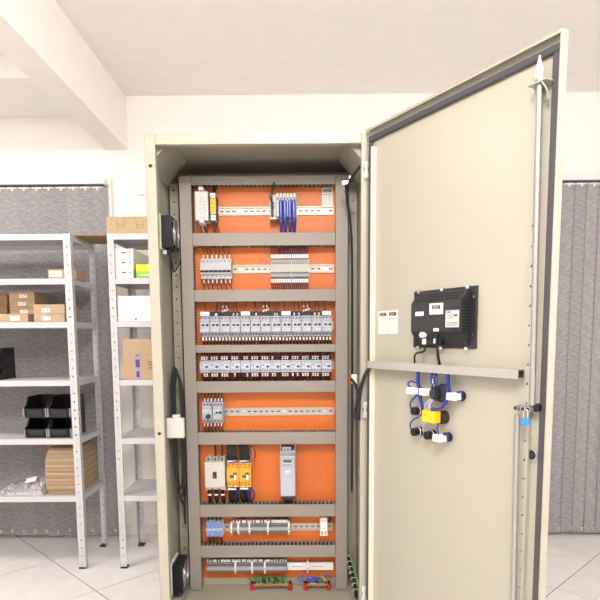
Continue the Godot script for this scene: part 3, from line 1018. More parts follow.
# ------------------------------------------------------------------ power row
func power_row() -> void:
	var ivory := paint("c8c6c0", 0.4)
	var t := thing("moulded_case_breaker", "large white three-pole moulded case breaker with a black and red toggle", "circuit breaker", V(-0.2185, 0.827, -0.33))
	var b := g(ivory)
	b.box(V(-0.0435, -0.056, 0.0), V(0.0435, 0.058, 0.080), 0.003)
	for k in 3:
		var x := -0.029 + k * 0.029
		b.box(V(x - 0.0115, 0.058, 0.0), V(x + 0.0115, 0.072, 0.058), 0.002)
		b.box(V(x - 0.0115, -0.070, 0.0), V(x + 0.0115, -0.056, 0.058), 0.002)
	b.box(V(-0.0435, -0.074, 0.0), V(-0.0395, -0.056, 0.062), 0.001)
	b.box(V(0.0395, -0.074, 0.0), V(0.0435, -0.056, 0.062), 0.001)
	b.use(paint("a9a6a0", 0.5))
	for q in [[-0.015, 0.046], [0.014, 0.046], [-0.036, 0.047], [0.036, 0.047], [-0.018, -0.038], [-0.024, 0.030], [0.026, 0.022], [0.03, -0.048]]:
		b.cyl(V(q[0], q[1], 0.079), V(q[0], q[1], 0.0806), 0.0026, -1, 8)
	part("body", b, t)
	var slot := g(paint("3a3436", 0.5)).box(V(-0.0085, -0.015, 0.080), V(0.0085, 0.015, 0.0812), 0.0005)
	part("toggle_slot", slot, t)
	part("toggle", g(black).box(V(-0.0055, 0.0, 0.0812), V(0.0055, 0.012, 0.090), 0.0015).use(paint("8e2a26", 0.4)).box(V(-0.006, -0.013, 0.0812), V(0.006, -0.001, 0.0835), 0.001), t)
	for k in 3:
		var x := -0.029 + k * 0.029
		part("clamp_screw", g(paint("55555a", 0.4, 0.5)).cyl(V(x, 0.066, 0.057), V(x, 0.066, 0.0595), 0.006, -1, 12), t)
		part("cable", g(cable_black).tube([V(x, 0.066, 0.03), V(x - 0.002, 0.090, 0.032), V(x - 0.002, 0.12, 0.03), V(x, 0.14, 0.025)], 0.0036 if k else 0.0001, 8), t)
		var c := part("cable", g(cable_black).tube([V(x, -0.064, 0.03), V(x - 0.002, -0.085, 0.036), V(x - 0.001, -0.115, 0.034), V(x, -0.135, 0.025)], 0.0085, 10), t)
		part("cable_band", g(white_tag).cyl(V(x - 0.002, -0.093, 0.036), V(x - 0.002, -0.099, 0.036), 0.0092, -1, 12), c)

	var amber := paint("e2a233", 0.4)
	var amber_d := paint("8a5f16", 0.5)
	for k in 2:
		var y := thing("yellow_breaker", ["yellow three-pole breaker right next to the large white breaker", "yellow three-pole breaker farther from the large white breaker, bare plate on its other side"][k], "circuit breaker", V(-0.1425 + k * 0.053, 0.823, -0.33))
		var s := g(amber)
		s.box(V(-0.0258, -0.054, 0.0), V(0.0258, 0.054, 0.060), 0.0015)
		s.box(V(-0.0258, -0.028, 0.060), V(0.0258, 0.034, 0.076), 0.0015)
		s.use(amber_d)
		for j in 3:
			s.cyl(V(-0.0165 + j * 0.0165, 0.044, 0.0595), V(-0.0165 + j * 0.0165, 0.044, 0.0608), 0.0042, -1, 8)
			s.cyl(V(-0.0165 + j * 0.0165, -0.044, 0.0595), V(-0.0165 + j * 0.0165, -0.044, 0.0608), 0.0042, -1, 8)
			s.cyl(V(-0.0165 + j * 0.0165, 0.024, 0.0755), V(-0.0165 + j * 0.0165, 0.024, 0.0768), 0.002, -1, 6)
			s.cyl(V(-0.0165 + j * 0.0165, -0.022, 0.0755), V(-0.0165 + j * 0.0165, -0.022, 0.0768), 0.002, -1, 6)
		s.use(paint("f6e3b6", 0.5)).box(V(-0.019, -0.052, 0.060), V(-0.006, -0.049, 0.0606)).box(V(0.005, -0.052, 0.060), V(0.018, -0.049, 0.0606))
		part("body", s, y)
		part("toggle_slot", g(paint("4a3a1c", 0.5)).box(V(-0.012, -0.009, 0.076), V(0.010, 0.003, 0.0766)).box(V(0.002, 0.0, 0.076), V(0.018, 0.014, 0.0768)), y)
		part("toggle", g(paint("f3f0e6", 0.4)).box(V(0.006, -0.016, 0.0766), V(0.016, 0.006, 0.086), 0.002), y)
		part("marking_strip", g(white_tag).box(V(-0.024, 0.056, 0.040), V(0.023, 0.061, 0.062), 0.0008), y)
		part("marking_strip", g(white_tag).box(V(-0.024, -0.066 + 0.002 * k, 0.040), V(0.012, -0.060 + 0.002 * k, 0.062), 0.0008), y)
		for j in 6:
			var x := -0.019 + j * 0.0072
			wire(y, [V(x, 0.050, 0.03), V(x - 0.001, 0.072, 0.048), V(x - 0.005, 0.10, 0.046), V(x - 0.007, 0.13, 0.034), V(x - 0.007, 0.15, 0.02)], 0.0042, cable_black, "cable")
			wire(y, [V(x, -0.050, 0.03), V(x, -0.070, 0.044), V(x + rng.randf_range(-0.004, 0.004), -0.10, 0.04), V(x, -0.133, 0.025)], 0.0042, cable_black if j != 4 else paint("20286e", 0.45), "cable")
		for j in 4:
			wire(y, [V(-0.02, 0.052 + j * 0.0012, 0.058 + j * 0.001), V(0.0, 0.054 + j * 0.0015, 0.066), V(0.024, 0.058 + j * 0.002, 0.062)], 0.0012, paint("4a4a86", 0.5))
			wire(y, [V(-0.02 + j * 0.01, -0.056, 0.056), V(0.0 + j * 0.008, -0.066 - j * 0.003, 0.060), V(0.026, -0.068 - j * 0.006, 0.052)], 0.0013, paint("35398a", 0.5))
		if k == 1:
			wire(y, [V(0.020, 0.060, 0.06), V(0.034, 0.066, 0.058), V(0.043, 0.086, 0.05), V(0.040, 0.105, 0.045), V(0.028, 0.118, 0.038), V(0.020, 0.135, 0.03)], 0.0020, paint("3c1b3a", 0.5))
			wire(y, [V(0.024, 0.115, 0.04), V(0.032, 0.105, 0.045), V(0.034, 0.08, 0.05), V(0.030, 0.055, 0.05), V(0.030, 0.02, 0.03)], 0.0010, paint("c9c9d2", 0.5))
			wire(y, [V(0.022, -0.06, 0.056), V(0.034, -0.075, 0.055), V(0.036, -0.1, 0.045), V(0.026, -0.12, 0.035), V(0.02, -0.135, 0.025)], 0.0040, paint("242c74", 0.45))

	t = thing("variable_speed_drive", "slim tall grey drive with a small display, alone on the orange plate", "drive", V(0.0955, 0.845, -0.33))
	var d := g(paint("aeb2be", 0.42))
	d.box(V(-0.0325, -0.105, 0.0), V(0.0325, 0.072, 0.110), 0.004)
	d.box(V(-0.0325, 0.072, 0.0), V(0.0325, 0.086, 0.085), 0.002)
	d.box(V(-0.0325, 0.086, 0.0), V(-0.030, 0.112, 0.070), 0.0005)
	d.box(V(0.030, 0.086, 0.0), V(0.0325, 0.112, 0.070), 0.0005)
	d.use(paint("6c7080", 0.5))
	for k in 6:
		d.cyl(V(-0.024 + k * 0.0095, 0.079, 0.0845), V(-0.024 + k * 0.0095, 0.079, 0.0858), 0.003, -1, 8)
	part("body", d, t)
	var ds := g(paint("7c8088", 0.35)).box(V(-0.026, 0.024, 0.110), V(0.026, 0.062, 0.1125), 0.0015)
	ds.use(paint("b9bec2", 0.4)).box(V(-0.0235, 0.0265, 0.1125), V(0.0235, 0.0595, 0.1132))
	ds.use(paint("4e5650", 0.25)).box(V(-0.019, 0.043, 0.1132), V(0.017, 0.056, 0.1138))
	part("display", ds, t)
	for k in 4:
		part("key", g(paint("6f7480", 0.5)).box(V(-0.019 + k * 0.0095, 0.030, 0.1132), V(-0.012 + k * 0.0095, 0.036, 0.1142), 0.0005), t)
	part("print", g(paint("f2f3f6", 0.5)).box(V(-0.010, 0.000, 0.110), V(0.006, 0.007, 0.1104)).use(paint("8d919c", 0.5)).box(V(-0.024, -0.018, 0.110), V(-0.015, -0.0165, 0.1104)).box(V(-0.010, -0.018, 0.110), V(0.014, -0.0165, 0.1104)), t)
	for k in 3:
		var w := wire(t, [V(-0.019 + k * 0.013, 0.08, 0.04), V(-0.019 + k * 0.013, 0.1, 0.062), V(-0.017 + k * 0.012, 0.115, 0.05), V(-0.016 + k * 0.012, 0.13, 0.03)], 0.0042, cable_black, "cable")
		tag(w, V(-0.019 + k * 0.013, 0.089, 0.062), V(-0.0188 + k * 0.013, 0.1, 0.066), 0.0044)
	wire(t, [V(0.02, 0.086, 0.06), V(0.024, 0.1, 0.066), V(0.02, 0.125, 0.04)], 0.0022, paint("30356e", 0.5))
	var vent := g(black).box(V(-0.030, -0.128, 0.004), V(0.030, -0.105, 0.075), 0.002)
	part("lower_terminals", vent, t)
	for k in 4:
		wire(t, [V(-0.014 + k * 0.010, -0.12, 0.06), V(-0.012 + k * 0.009, -0.14, 0.058), V(-0.01 + k * 0.008, -0.158, 0.03)], 0.0048, cable_black, "cable")


# ------------------------------------------------------------------ bottom rows
func strip_slices(t: Node3D, w: float, sc: float) -> void:
	var prof := PackedVector2Array([Vector2(-0.028, 0.0), Vector2(-0.028, 0.018), Vector2(-0.020, 0.034), Vector2(-0.010, 0.034), Vector2(-0.010, 0.044), Vector2(0.011, 0.044), Vector2(0.011, 0.034), Vector2(0.021, 0.034), Vector2(0.028, 0.018), Vector2(0.028, 0.0)])
	for i in prof.size():
		prof[i] *= sc
	var n := maxi(1, int(round(w / 0.0062)))
	var p := w / n
	var sl := g(paint("828183", 0.45)).prism(prof, V(0.0002, 0, 0), Y, Z, X * (p - 0.0004)).use(paint("4c4b4e", 0.6))
	sl.box(V(0.0004, 0.0125 * sc, 0.034 * sc), V(p - 0.0004, 0.0165 * sc, 0.0345 * sc)).box(V(0.0004, -0.0165 * sc, 0.034 * sc), V(p - 0.0004, -0.0125 * sc, 0.0345 * sc))
	sl.use(paint("aaa8a6", 0.45)).box(V(0.0005, -0.006 * sc, 0.044 * sc), V(p - 0.0005, 0.007 * sc, 0.0446 * sc))
	var m := sl.mesh()
	for k in n:
		var s := part("terminal", m, t, V(k * p, 0, 0))
		if k % 2 == 0 or rng.randf() < 0.5:
			var r := rng.randf_range(-0.002, 0.002)
			wire(s, [V(p / 2, 0.022 * sc, 0.028), V(p / 2 + r, 0.042, 0.034), V(p / 2 + r * 1.5, 0.053, 0.028)], 0.0018, cable_black)
			tag(s, V(p / 2, 0.0255 * sc, 0.030), V(p / 2 + r * 0.6, 0.0385, 0.0335), 0.0027)


func end_clamp(label: String, x: float, y: float, h: float) -> void:
	var t := thing("end_clamp", label, "clamp", V(x, y, -0.3225), 0.0, "white clamps between the grey terminals")
	var s := g(paint("e6e4de", 0.45))
	s.prism(PackedVector2Array([Vector2(-h, 0.0), Vector2(-h, 0.03), Vector2(-h * 0.4, 0.048), Vector2(h * 0.4, 0.048), Vector2(h, 0.03), Vector2(h, 0.0)]), V(-0.0035, 0, 0), Y, Z, X * 0.007)
	part("body", s, t)
	part("clamp_screw", g(paint("77777c", 0.4, 0.5)).cyl(V(0, 0, 0.047), V(0, 0, 0.0495), 0.0025, -1, 8), t)


func bottom_rows() -> void:
	# surge protector with four plug-in modules
	var t := thing("surge_protector", "light blue four-pole surge protector at the left end of the lower rail", "surge protector", V(-0.228, 0.583, -0.3225))
	part("base", g(paint("dfe2ea", 0.45)).box(V(-0.036, -0.033, 0.0), V(0.036, 0.033, 0.05), 0.0015), t)
	for k in 4:
		var x := -0.0355 + k * 0.0178
		var s := g(paint("7389c4", 0.42))
		s.box(V(x, -0.032, 0.050), V(x + 0.0172, -0.006, 0.060), 0.001)
		s.box(V(x, 0.006, 0.050), V(x + 0.0172, 0.034, 0.060), 0.001)
		s.use(paint("b7c2de", 0.42)).box(V(x, -0.006, 0.050), V(x + 0.0172, 0.006, 0.066), 0.001)
		s.use(paint("3d4a78", 0.5)).box(V(x + 0.005, -0.004, 0.066), V(x + 0.012, 0.0, 0.0665))
		part("surge_module", s, t)
		for e in [1.0, -1.0]:
			wire(t, [V(x + 0.008, e * 0.030, 0.034), V(x + 0.008, e * 0.042, 0.042), V(x + 0.010, e * 0.062, 0.03), V(x + 0.010, e * 0.075, 0.02)], 0.0034, cable_black if e > 0 else paint("3a2a20", 0.5))
	# terminals on the lower two rails
	var seven := [[-0.151, 0.0215, "short block"], [-0.1225, 0.0420, "second block"], [-0.0735, 0.0740, "third block"], [0.0075, 0.0840, "longest block"]]
	var l7 := ["shortest block of grey terminals, first after the blue surge protector", "small block of grey terminals, second from the blue surge protector", "middle-sized block of grey terminals, third from the blue surge protector", "longest block of grey terminals on the blue surge protector's rail"]
	for k in 4:
		var s := thing("terminal_block", l7[k], "terminal strip", V(seven[k][0], 0.578, -0.3225), 0.0, "grey terminals on the lower rail")
		strip_slices(s, seven[k][1], 0.95)
	var cl := ["white clamp at the end nearest the blue surge protector, before the grey terminals", "white clamp between the two shortest grey terminal blocks of the upper terminal rail", "white clamp between the second and third grey terminal blocks of the upper terminal rail", "white clamp between the third and the longest grey terminal block", "white clamp closing the longest grey terminal block beside the cream bare rail"]
	var cx := [-0.1555, -0.126, -0.0770, 0.0040, 0.0955]
	for k in 5:
		end_clamp(cl[k], cx[k], 0.577, 0.030)
	var eight := [[-0.268, 0.122], [-0.138, 0.066], [-0.064, 0.048], [-0.008, 0.092]]
	var l8 := ["longest block of grey terminals, left end of the bottom rail", "second block of grey terminals from the left on the bottom rail", "shortest block of grey terminals on the bottom rail", "last block of grey terminals on the bottom rail, next to the plain white rail"]
	for k in 4:
		var s := thing("terminal_block", l8[k], "terminal strip", V(eight[k][0], 0.399, -0.3225), 0.0, "grey terminals on the bottom rail")
		strip_slices(s, eight[k][1], 1.02)
	var c8 := [-0.142, -0.068, -0.012, 0.1775]
	var n8 := ["white clamp right of the longest grey terminal block on the bottom rail", "white clamp left of the shortest grey terminal block on the bottom rail", "white clamp right of the shortest grey terminal block on the bottom rail", "white clamp standing alone on the plain white end of the bottom rail"]
	for k in 4:
		end_clamp(n8[k], c8[k], 0.398, 0.030)
	part_cover()
	# relay socket
	t = thing("relay_socket", "white relay socket near the right end of the lower rail", "relay", V(0.249, 0.584, -0.3225))
	var r := g(paint("eae8e2", 0.42))
	r.box(V(-0.0165, -0.038, 0.0), V(0.0165, 0.040, 0.045), 0.0015)
	r.box(V(-0.014, -0.012, 0.045), V(0.014, 0.034, 0.066), 0.002)
	r.use(paint("75757c", 0.5))
	for q in [[-0.008, -0.022], [0.008, -0.022], [-0.008, -0.032], [0.008, -0.032]]:
		r.cyl(V(q[0], q[1], 0.0445), V(q[0], q[1], 0.046), 0.003, -1, 8)
	r.cyl(V(0.0, 0.004, 0.0655), V(0.0, 0.004, 0.0668), 0.0025, -1, 8)
	part("body", r, t)
	part("top_terminal", g(paint("b9b8b6", 0.5)).box(V(-0.012, 0.0405, 0.01), V(0.012, 0.047, 0.042), 0.001), t)
	for k in 3:
		wire(t, [V(0.020, 0.02, 0.03), V(0.026 + k * 0.003, 0.032, 0.034), V(0.026, 0.045, 0.03), V(0.023, 0.058, 0.026)], 0.0018, cable_black)
		wire(t, [V(-0.006 + k * 0.006, 0.044, 0.03), V(-0.004 + k * 0.006, 0.055, 0.03), V(-0.003 + k * 0.006, 0.0605, 0.026)], 0.0020, cable_black)
	for k in 2:
		wire(t, [V(-0.168 + k * 0.004, 0.03, 0.03), V(-0.164, 0.045, 0.034), V(-0.158, 0.058, 0.026)], 0.0022, cable_black)

	# earth and neutral bars standing on the cabinet floor
	for spec in [[-0.074, 0.106, 11, "long terminal bar on red insulators with green wires, cabinet floor", "2f8a44"], [0.162, 0.276, 7, "short terminal bar on red insulators with blue wires, cabinet floor", "3c63b8"]]:
		var e := thing("busbar", spec[3], "terminal bar", V(spec[0], 0.303, -0.272), 0.0, "terminal bars on the cabinet floor")
		var w: float = spec[1] - spec[0]
		part("brass_bar", g(paint("a98a5c", 0.35, 0.7)).box(V(0.004, 0.018, -0.006), V(w - 0.004, 0.030, 0.006), 0.001), e)
		for x in [0.006, w - 0.006]:
			part("insulator", g(paint("b3202c", 0.4)).cyl(V(x, 0.0, 0), V(x, 0.032, 0), 0.0100, 0.0100, 14), e)
			part("fixing_screw", g(black).cyl(V(x, 0.032, 0), V(x, 0.040, 0), 0.006, -1, 8), e)
		for k in spec[2]:
			var x: float = 0.020 + k * (w - 0.04) / (spec[2] - 1)
			part("bar_screw", g(chrome if k % 3 else paint("2a2a2c", 0.4)).cyl(V(x, 0.030, 0), V(x, 0.037, 0), 0.0042, -1, 8), e)
			var c := paint(spec[4], 0.45)
			if spec[2] == 11 and k % 4 == 3:
				c = cable_black
			if spec[2] == 7 and k > 4:
				c = paint("2f8a44", 0.45) if k == 5 else paint("d8b52e", 0.45)
			var dx := rng.randf_range(-0.018, 0.0 if k > 4 else 0.02)
			wire(e, [V(x, 0.030, -0.006), V(x + dx * 0.3, 0.044, -0.012), V(x + dx, 0.048, -0.022), V(x + dx * 1.5, 0.036, -0.034), V(x + dx * 1.6, 0.014, -0.044)], 0.0026, c)
			if k % 2 == 0:
				wire(e, [V(x, 0.030, -0.006), V(x - 0.012, 0.050, -0.014), V(x - 0.03, 0.046, -0.028), V(x - 0.02, 0.016, -0.044)], 0.0022, c)
		if spec[2] == 7:
			wire(e, [V(0.0, 0.050, -0.040), V(-0.024, 0.046, -0.034), V(-0.026, 0.030, -0.026), V(0.0, 0.024, -0.022), V(0.05, 0.030, -0.026), V(0.09, 0.052, -0.034), V(0.125, 0.040, -0.042)], 0.0032, paint("3c63b8", 0.45))


func part_cover() -> void:
	# white marking cover clipped over the bottom rail's free end
	var t := thing("rail_cover", "plain white cover strip over the free end of the bottom rail", "cover strip", V(0.0865, 0.394, -0.3225))
	part("strip", g(paint("efedea", 0.45)).box(V(0, -0.0175, 0.0), V(0.0870, 0.0175, 0.012), 0.001).box(V(0.095, -0.0175, 0.0), V(0.206, 0.0175, 0.012), 0.001), t)
	part("print", g(paint("a9a7a4", 0.5)).box(V(0.02, -0.002, 0.012), V(0.07, 0.001, 0.0124)).box(V(0.11, -0.002, 0.012), V(0.16, 0.001, 0.0124)), t)


# ------------------------------------------------------------------ on the cabinet's side walls
func cabinet_sides() -> void:
	for k in 2:
		var t := thing("cabinet_fan", ["black fan with chrome guard on the cabinet's inner left wall, upper one", "black fan with chrome guard low on the cabinet's inner left wall, near the floor"][k], "fan", V(-0.4015, [1.830, 0.405][k], -0.215), 0.0, "fans on the cabinet wall")
		part("mounting_frame", g(paint("d6d4cf", 0.45)).box(V(0.0002, -0.068, -0.068), V(0.011, 0.068, 0.068), 0.002), t)
		var hs := g(black)
		for q in [[-0.062, -0.062, 0.062, -0.056], [-0.062, 0.056, 0.062, 0.062]]:
			hs.box(V(0.011, q[1], q[0]), V(0.050, q[3], q[2]), 0.001)
			hs.box(V(0.011, q[0] + 0.006, q[1]), V(0.050, q[2] - 0.006, q[3]), 0.001)
		hs.box(V(0.046, -0.062, 0.050), V(0.052, 0.062, 0.064), 0.001)
		hs.box(V(0.011, -0.062, 0.058), V(0.020, 0.062, 0.066), 0.001)
		part("housing", hs, t)
		var imp := g(paint("1f1f22", 0.4)).cyl(V(0.015, 0, 0), V(0.045, 0, 0), 0.022, -1, 16)
		for b in 7:
			var ang := TAU * b / 7
			var d := V(0, cos(ang), sin(ang))
			var e := V(0, cos(ang + 0.45), sin(ang + 0.45))
			imp.tri(V(0.02, 0, 0) + d * 0.02, V(0.02, 0, 0) + d * 0.052, V(0.042, 0, 0) + e * 0.052, X, X, X)
			imp.tri(V(0.02, 0, 0) + d * 0.02, V(0.042, 0, 0) + e * 0.052, V(0.042, 0, 0) + e * 0.02, X, X, X)
		part("impeller", imp, t)
		var gd := g(chrome)
		for r in [0.018, 0.030, 0.042, 0.054]:
			gd.ring(V(0.056, 0, 0), X, r, 0.0016, 28, 6)
		for a in 4:
			var ang := TAU * (a + 0.5) / 4
			gd.tube([V(0.056, cos(ang) * 0.012, sin(ang) * 0.012), V(0.056, cos(ang) * 0.056, sin(ang) * 0.056), V(0.050, cos(ang) * 0.066, sin(ang) * 0.066)], 0.0016, 6, false)
		part("finger_guard", gd, t)
		if k == 0:
			part("cable", g(cable_black).tube([V(0.03, -0.062, 0.04), V(0.035, -0.085, 0.04), V(0.04, -0.115, 0.02), V(0.045, -0.150, 0.01), V(0.05, -0.13, -0.03), V(0.06, -0.09, -0.06)], 0.003, 8), t)
			part("connector", g(paint("c9c9c9", 0.4)).box(V(0.012, -0.086, 0.036), V(0.026, -0.070, 0.05), 0.001).use(black).box(V(0.026, -0.088, 0.03), V(0.04, -0.068, 0.046), 0.001), t)
		else:
			part("cable", g(cable_black).tube([V(0.03, -0.05, 0.058), V(0.03, -0.07, 0.05), V(0.02, -0.079, 0.03)], 0.003, 8), t)

	# coil of black cable with its grey-white coupling
	var c := thing("cable_coil", "black cable looped in a long coil on the cabinet's inner left wall", "cable", V(-0.370, 1.0, -0.222))
	for k in 3:
		var o := V(0.0035 * k - 0.006, 0.0, -0.006 * k)
		var top := 0.290 - k * 0.014
		var low := -0.20 - 0.03 * k
		part("loop", g(cable_black).tube([o + V(-0.006, 0.02, 0.0), o + V(-0.008, 0.18, 0.004), o + V(-0.004, top - 0.04, 0.004), o + V(0.006, top, -0.002), o + V(0.020, top - 0.04, -0.008), o + V(0.026, 0.15, -0.010), o + V(0.027, 0.0, -0.010), o + V(0.026, low * 0.5, -0.010), o + V(0.022, low, -0.008), o + V(0.010, low - 0.025, 0.0), o + V(-0.002, low * 0.7, 0.004), o + V(-0.006, 0.0, 0.002)], 0.0050, 8), c)
	part("loose_end", g(cable_black).tube([V(0.020, -0.2, -0.024), V(0.018, -0.27, -0.03), V(0.014, -0.33, -0.05), V(0.010, -0.40, -0.07)], 0.004, 8), c)
	var j := thing("cable_coupling", "off-white rectangular coupling clipped over the coiled black cable", "connector", V(-0.4015, 1.052, -0.19))
	part("back_plate", g(paint("77736a", 0.5)).box(V(0.0002, -0.036, -0.04), V(0.012, 0.040, 0.026), 0.002), j)
	var cp := g(paint("e4e1da", 0.42))
	cp.box(V(0.006, -0.046, 0.008), V(0.076, 0.036, 0.038), 0.003)
	cp.box(V(0.030, 0.036, 0.010), V(0.060, 0.050, 0.032), 0.002)
	cp.use(paint("8b8880", 0.5)).box(V(0.034, -0.010, 0.036), V(0.040, -0.004, 0.0365)).box(V(0.050, -0.010, 0.036), V(0.056, -0.004, 0.0365)).box(V(0.034, 0.016, 0.036), V(0.058, 0.019, 0.0365))
	part("shell", cp, j)

	# door switch under the roof, right wall
	var s := thing("door_switch", "small door switch on a black bracket in the cabinet's upper right corner", "switch", V(0.3975, 2.055, -0.024))
	part("bracket", g(black).box(V(-0.0165, -0.012, -0.01), V(-0.0005, 0.04, 0.008), 0.002), s)
	part("lever", g(cable_black).tube([V(-0.0085, -0.006, -0.018), V(-0.030, -0.026, -0.032), V(-0.055, -0.060, -0.07), V(-0.066, -0.09, -0.10)], 0.0055, 8), s)
	part("switch_head", g(chrome).box(V(-0.082, -0.062, -0.12), V(-0.046, -0.044, -0.098), 0.003).use(white_tag).cyl(V(-0.05, -0.04, -0.1), V(-0.05, -0.028, -0.1), 0.006, -1, 10), s)
	part("cable", g(cable_black).tube([V(-0.066, -0.06, -0.11), V(-0.056, -0.12, -0.15), V(-0.036, -0.25, -0.19), V(-0.030, -0.6, -0.22), V(-0.030, -1.3, -0.22)], 0.0045, 8), s)
	part("pin", g(chrome).cyl(V(-0.012, -0.026, -0.016), V(-0.0005, -0.026, -0.016), 0.005, -1, 10), s)

	# harness that crosses from the cabinet to the door
	var hn := thing("cable_harness", "black cable loop crossing from the cabinet to the door by the hinge", "cable", V(0.372, 1.2, -0.07))
	part("strand", g(cable_black).tube([V(0.053, 0.114, 0.145), V(0.033, 0.100, 0.13), V(0.013, 0.06, 0.115), V(-0.001, 0.0, 0.105), V(-0.003, -0.05, 0.10), V(-0.004, -0.098, 0.098)], 0.0075, 8), hn)
	part("strand", g(cable_black).tube([V(-0.020, 0.048, -0.032), V(-0.010, 0.030, 0.03), V(-0.007, 0.0, 0.088), V(-0.011, -0.05, 0.088), V(-0.010, -0.096, 0.086)], 0.0055, 8), hn)
	part("strand", g(cable_black).tube([V(-0.004, -0.005, 0.114), V(-0.016, -0.045, 0.104), V(-0.020, -0.08, 0.10), V(-0.013, -0.095, 0.10), V(-0.006, -0.085, 0.108)], 0.0022, 6), hn)
	part("cable_clamp", g(paint("e8e4dc", 0.45)).box(V(-0.020, 0.030, -0.045), V(0.003, 0.066, -0.028), 0.002), hn)
	part("orange_end", g(paint("965428", 0.5)).box(V(-0.030, 0.028, -0.05), V(-0.020, 0.068, -0.028), 0.002), hn)

	# spiral-wrapped earth lead, lower right
	var e := thing("earth_lead", "earth lead in white spiral wrap with green strands, lower right inside the cabinet", "cable", V(0.374, 0.345, -0.19))
	var path := [V(-0.02, 0.10, -0.12), V(-0.008, 0.07, -0.06), V(0.002, 0.03, 0.0), V(0.004, -0.01, 0.06)]
	part("black_lead", g(cable_black).tube(path, 0.0075, 8), e)
	part("green_lead", g(paint("5fae5a", 0.45)).tube([V(-0.012, 0.104, -0.12), V(0.002, 0.076, -0.05), V(0.014, 0.03, 0.03), V(0.016, 0.0, 0.08)], 0.003, 6), e)
	for k in 7:
		var q := V(-0.02, 0.10, -0.12).lerp(V(0.003, 0.0, 0.05), (k + 0.5) / 7.0) + V(0.0, 0.006, 0.004)
		part("spiral_wrap", g(white_tag).ring(q, V(0.15, -0.5, 0.85).normalized(), 0.0085, 0.0016, 12, 5), e)
	part("red_sleeve", g(paint("a8302a", 0.5)).cyl(V(-0.028, 0.115, -0.13), V(-0.020, 0.095, -0.115), 0.006, -1, 8), e)


# ------------------------------------------------------------------ on the door
func on_door(called: String, label: String, category: String, s: float, y: float, n: float, group := "") -> Node3D:
	return thing(called, label, category, HINGE + Basis(Y, DOOR_TURN) * V(s, y, n), DOOR_TURN, group)


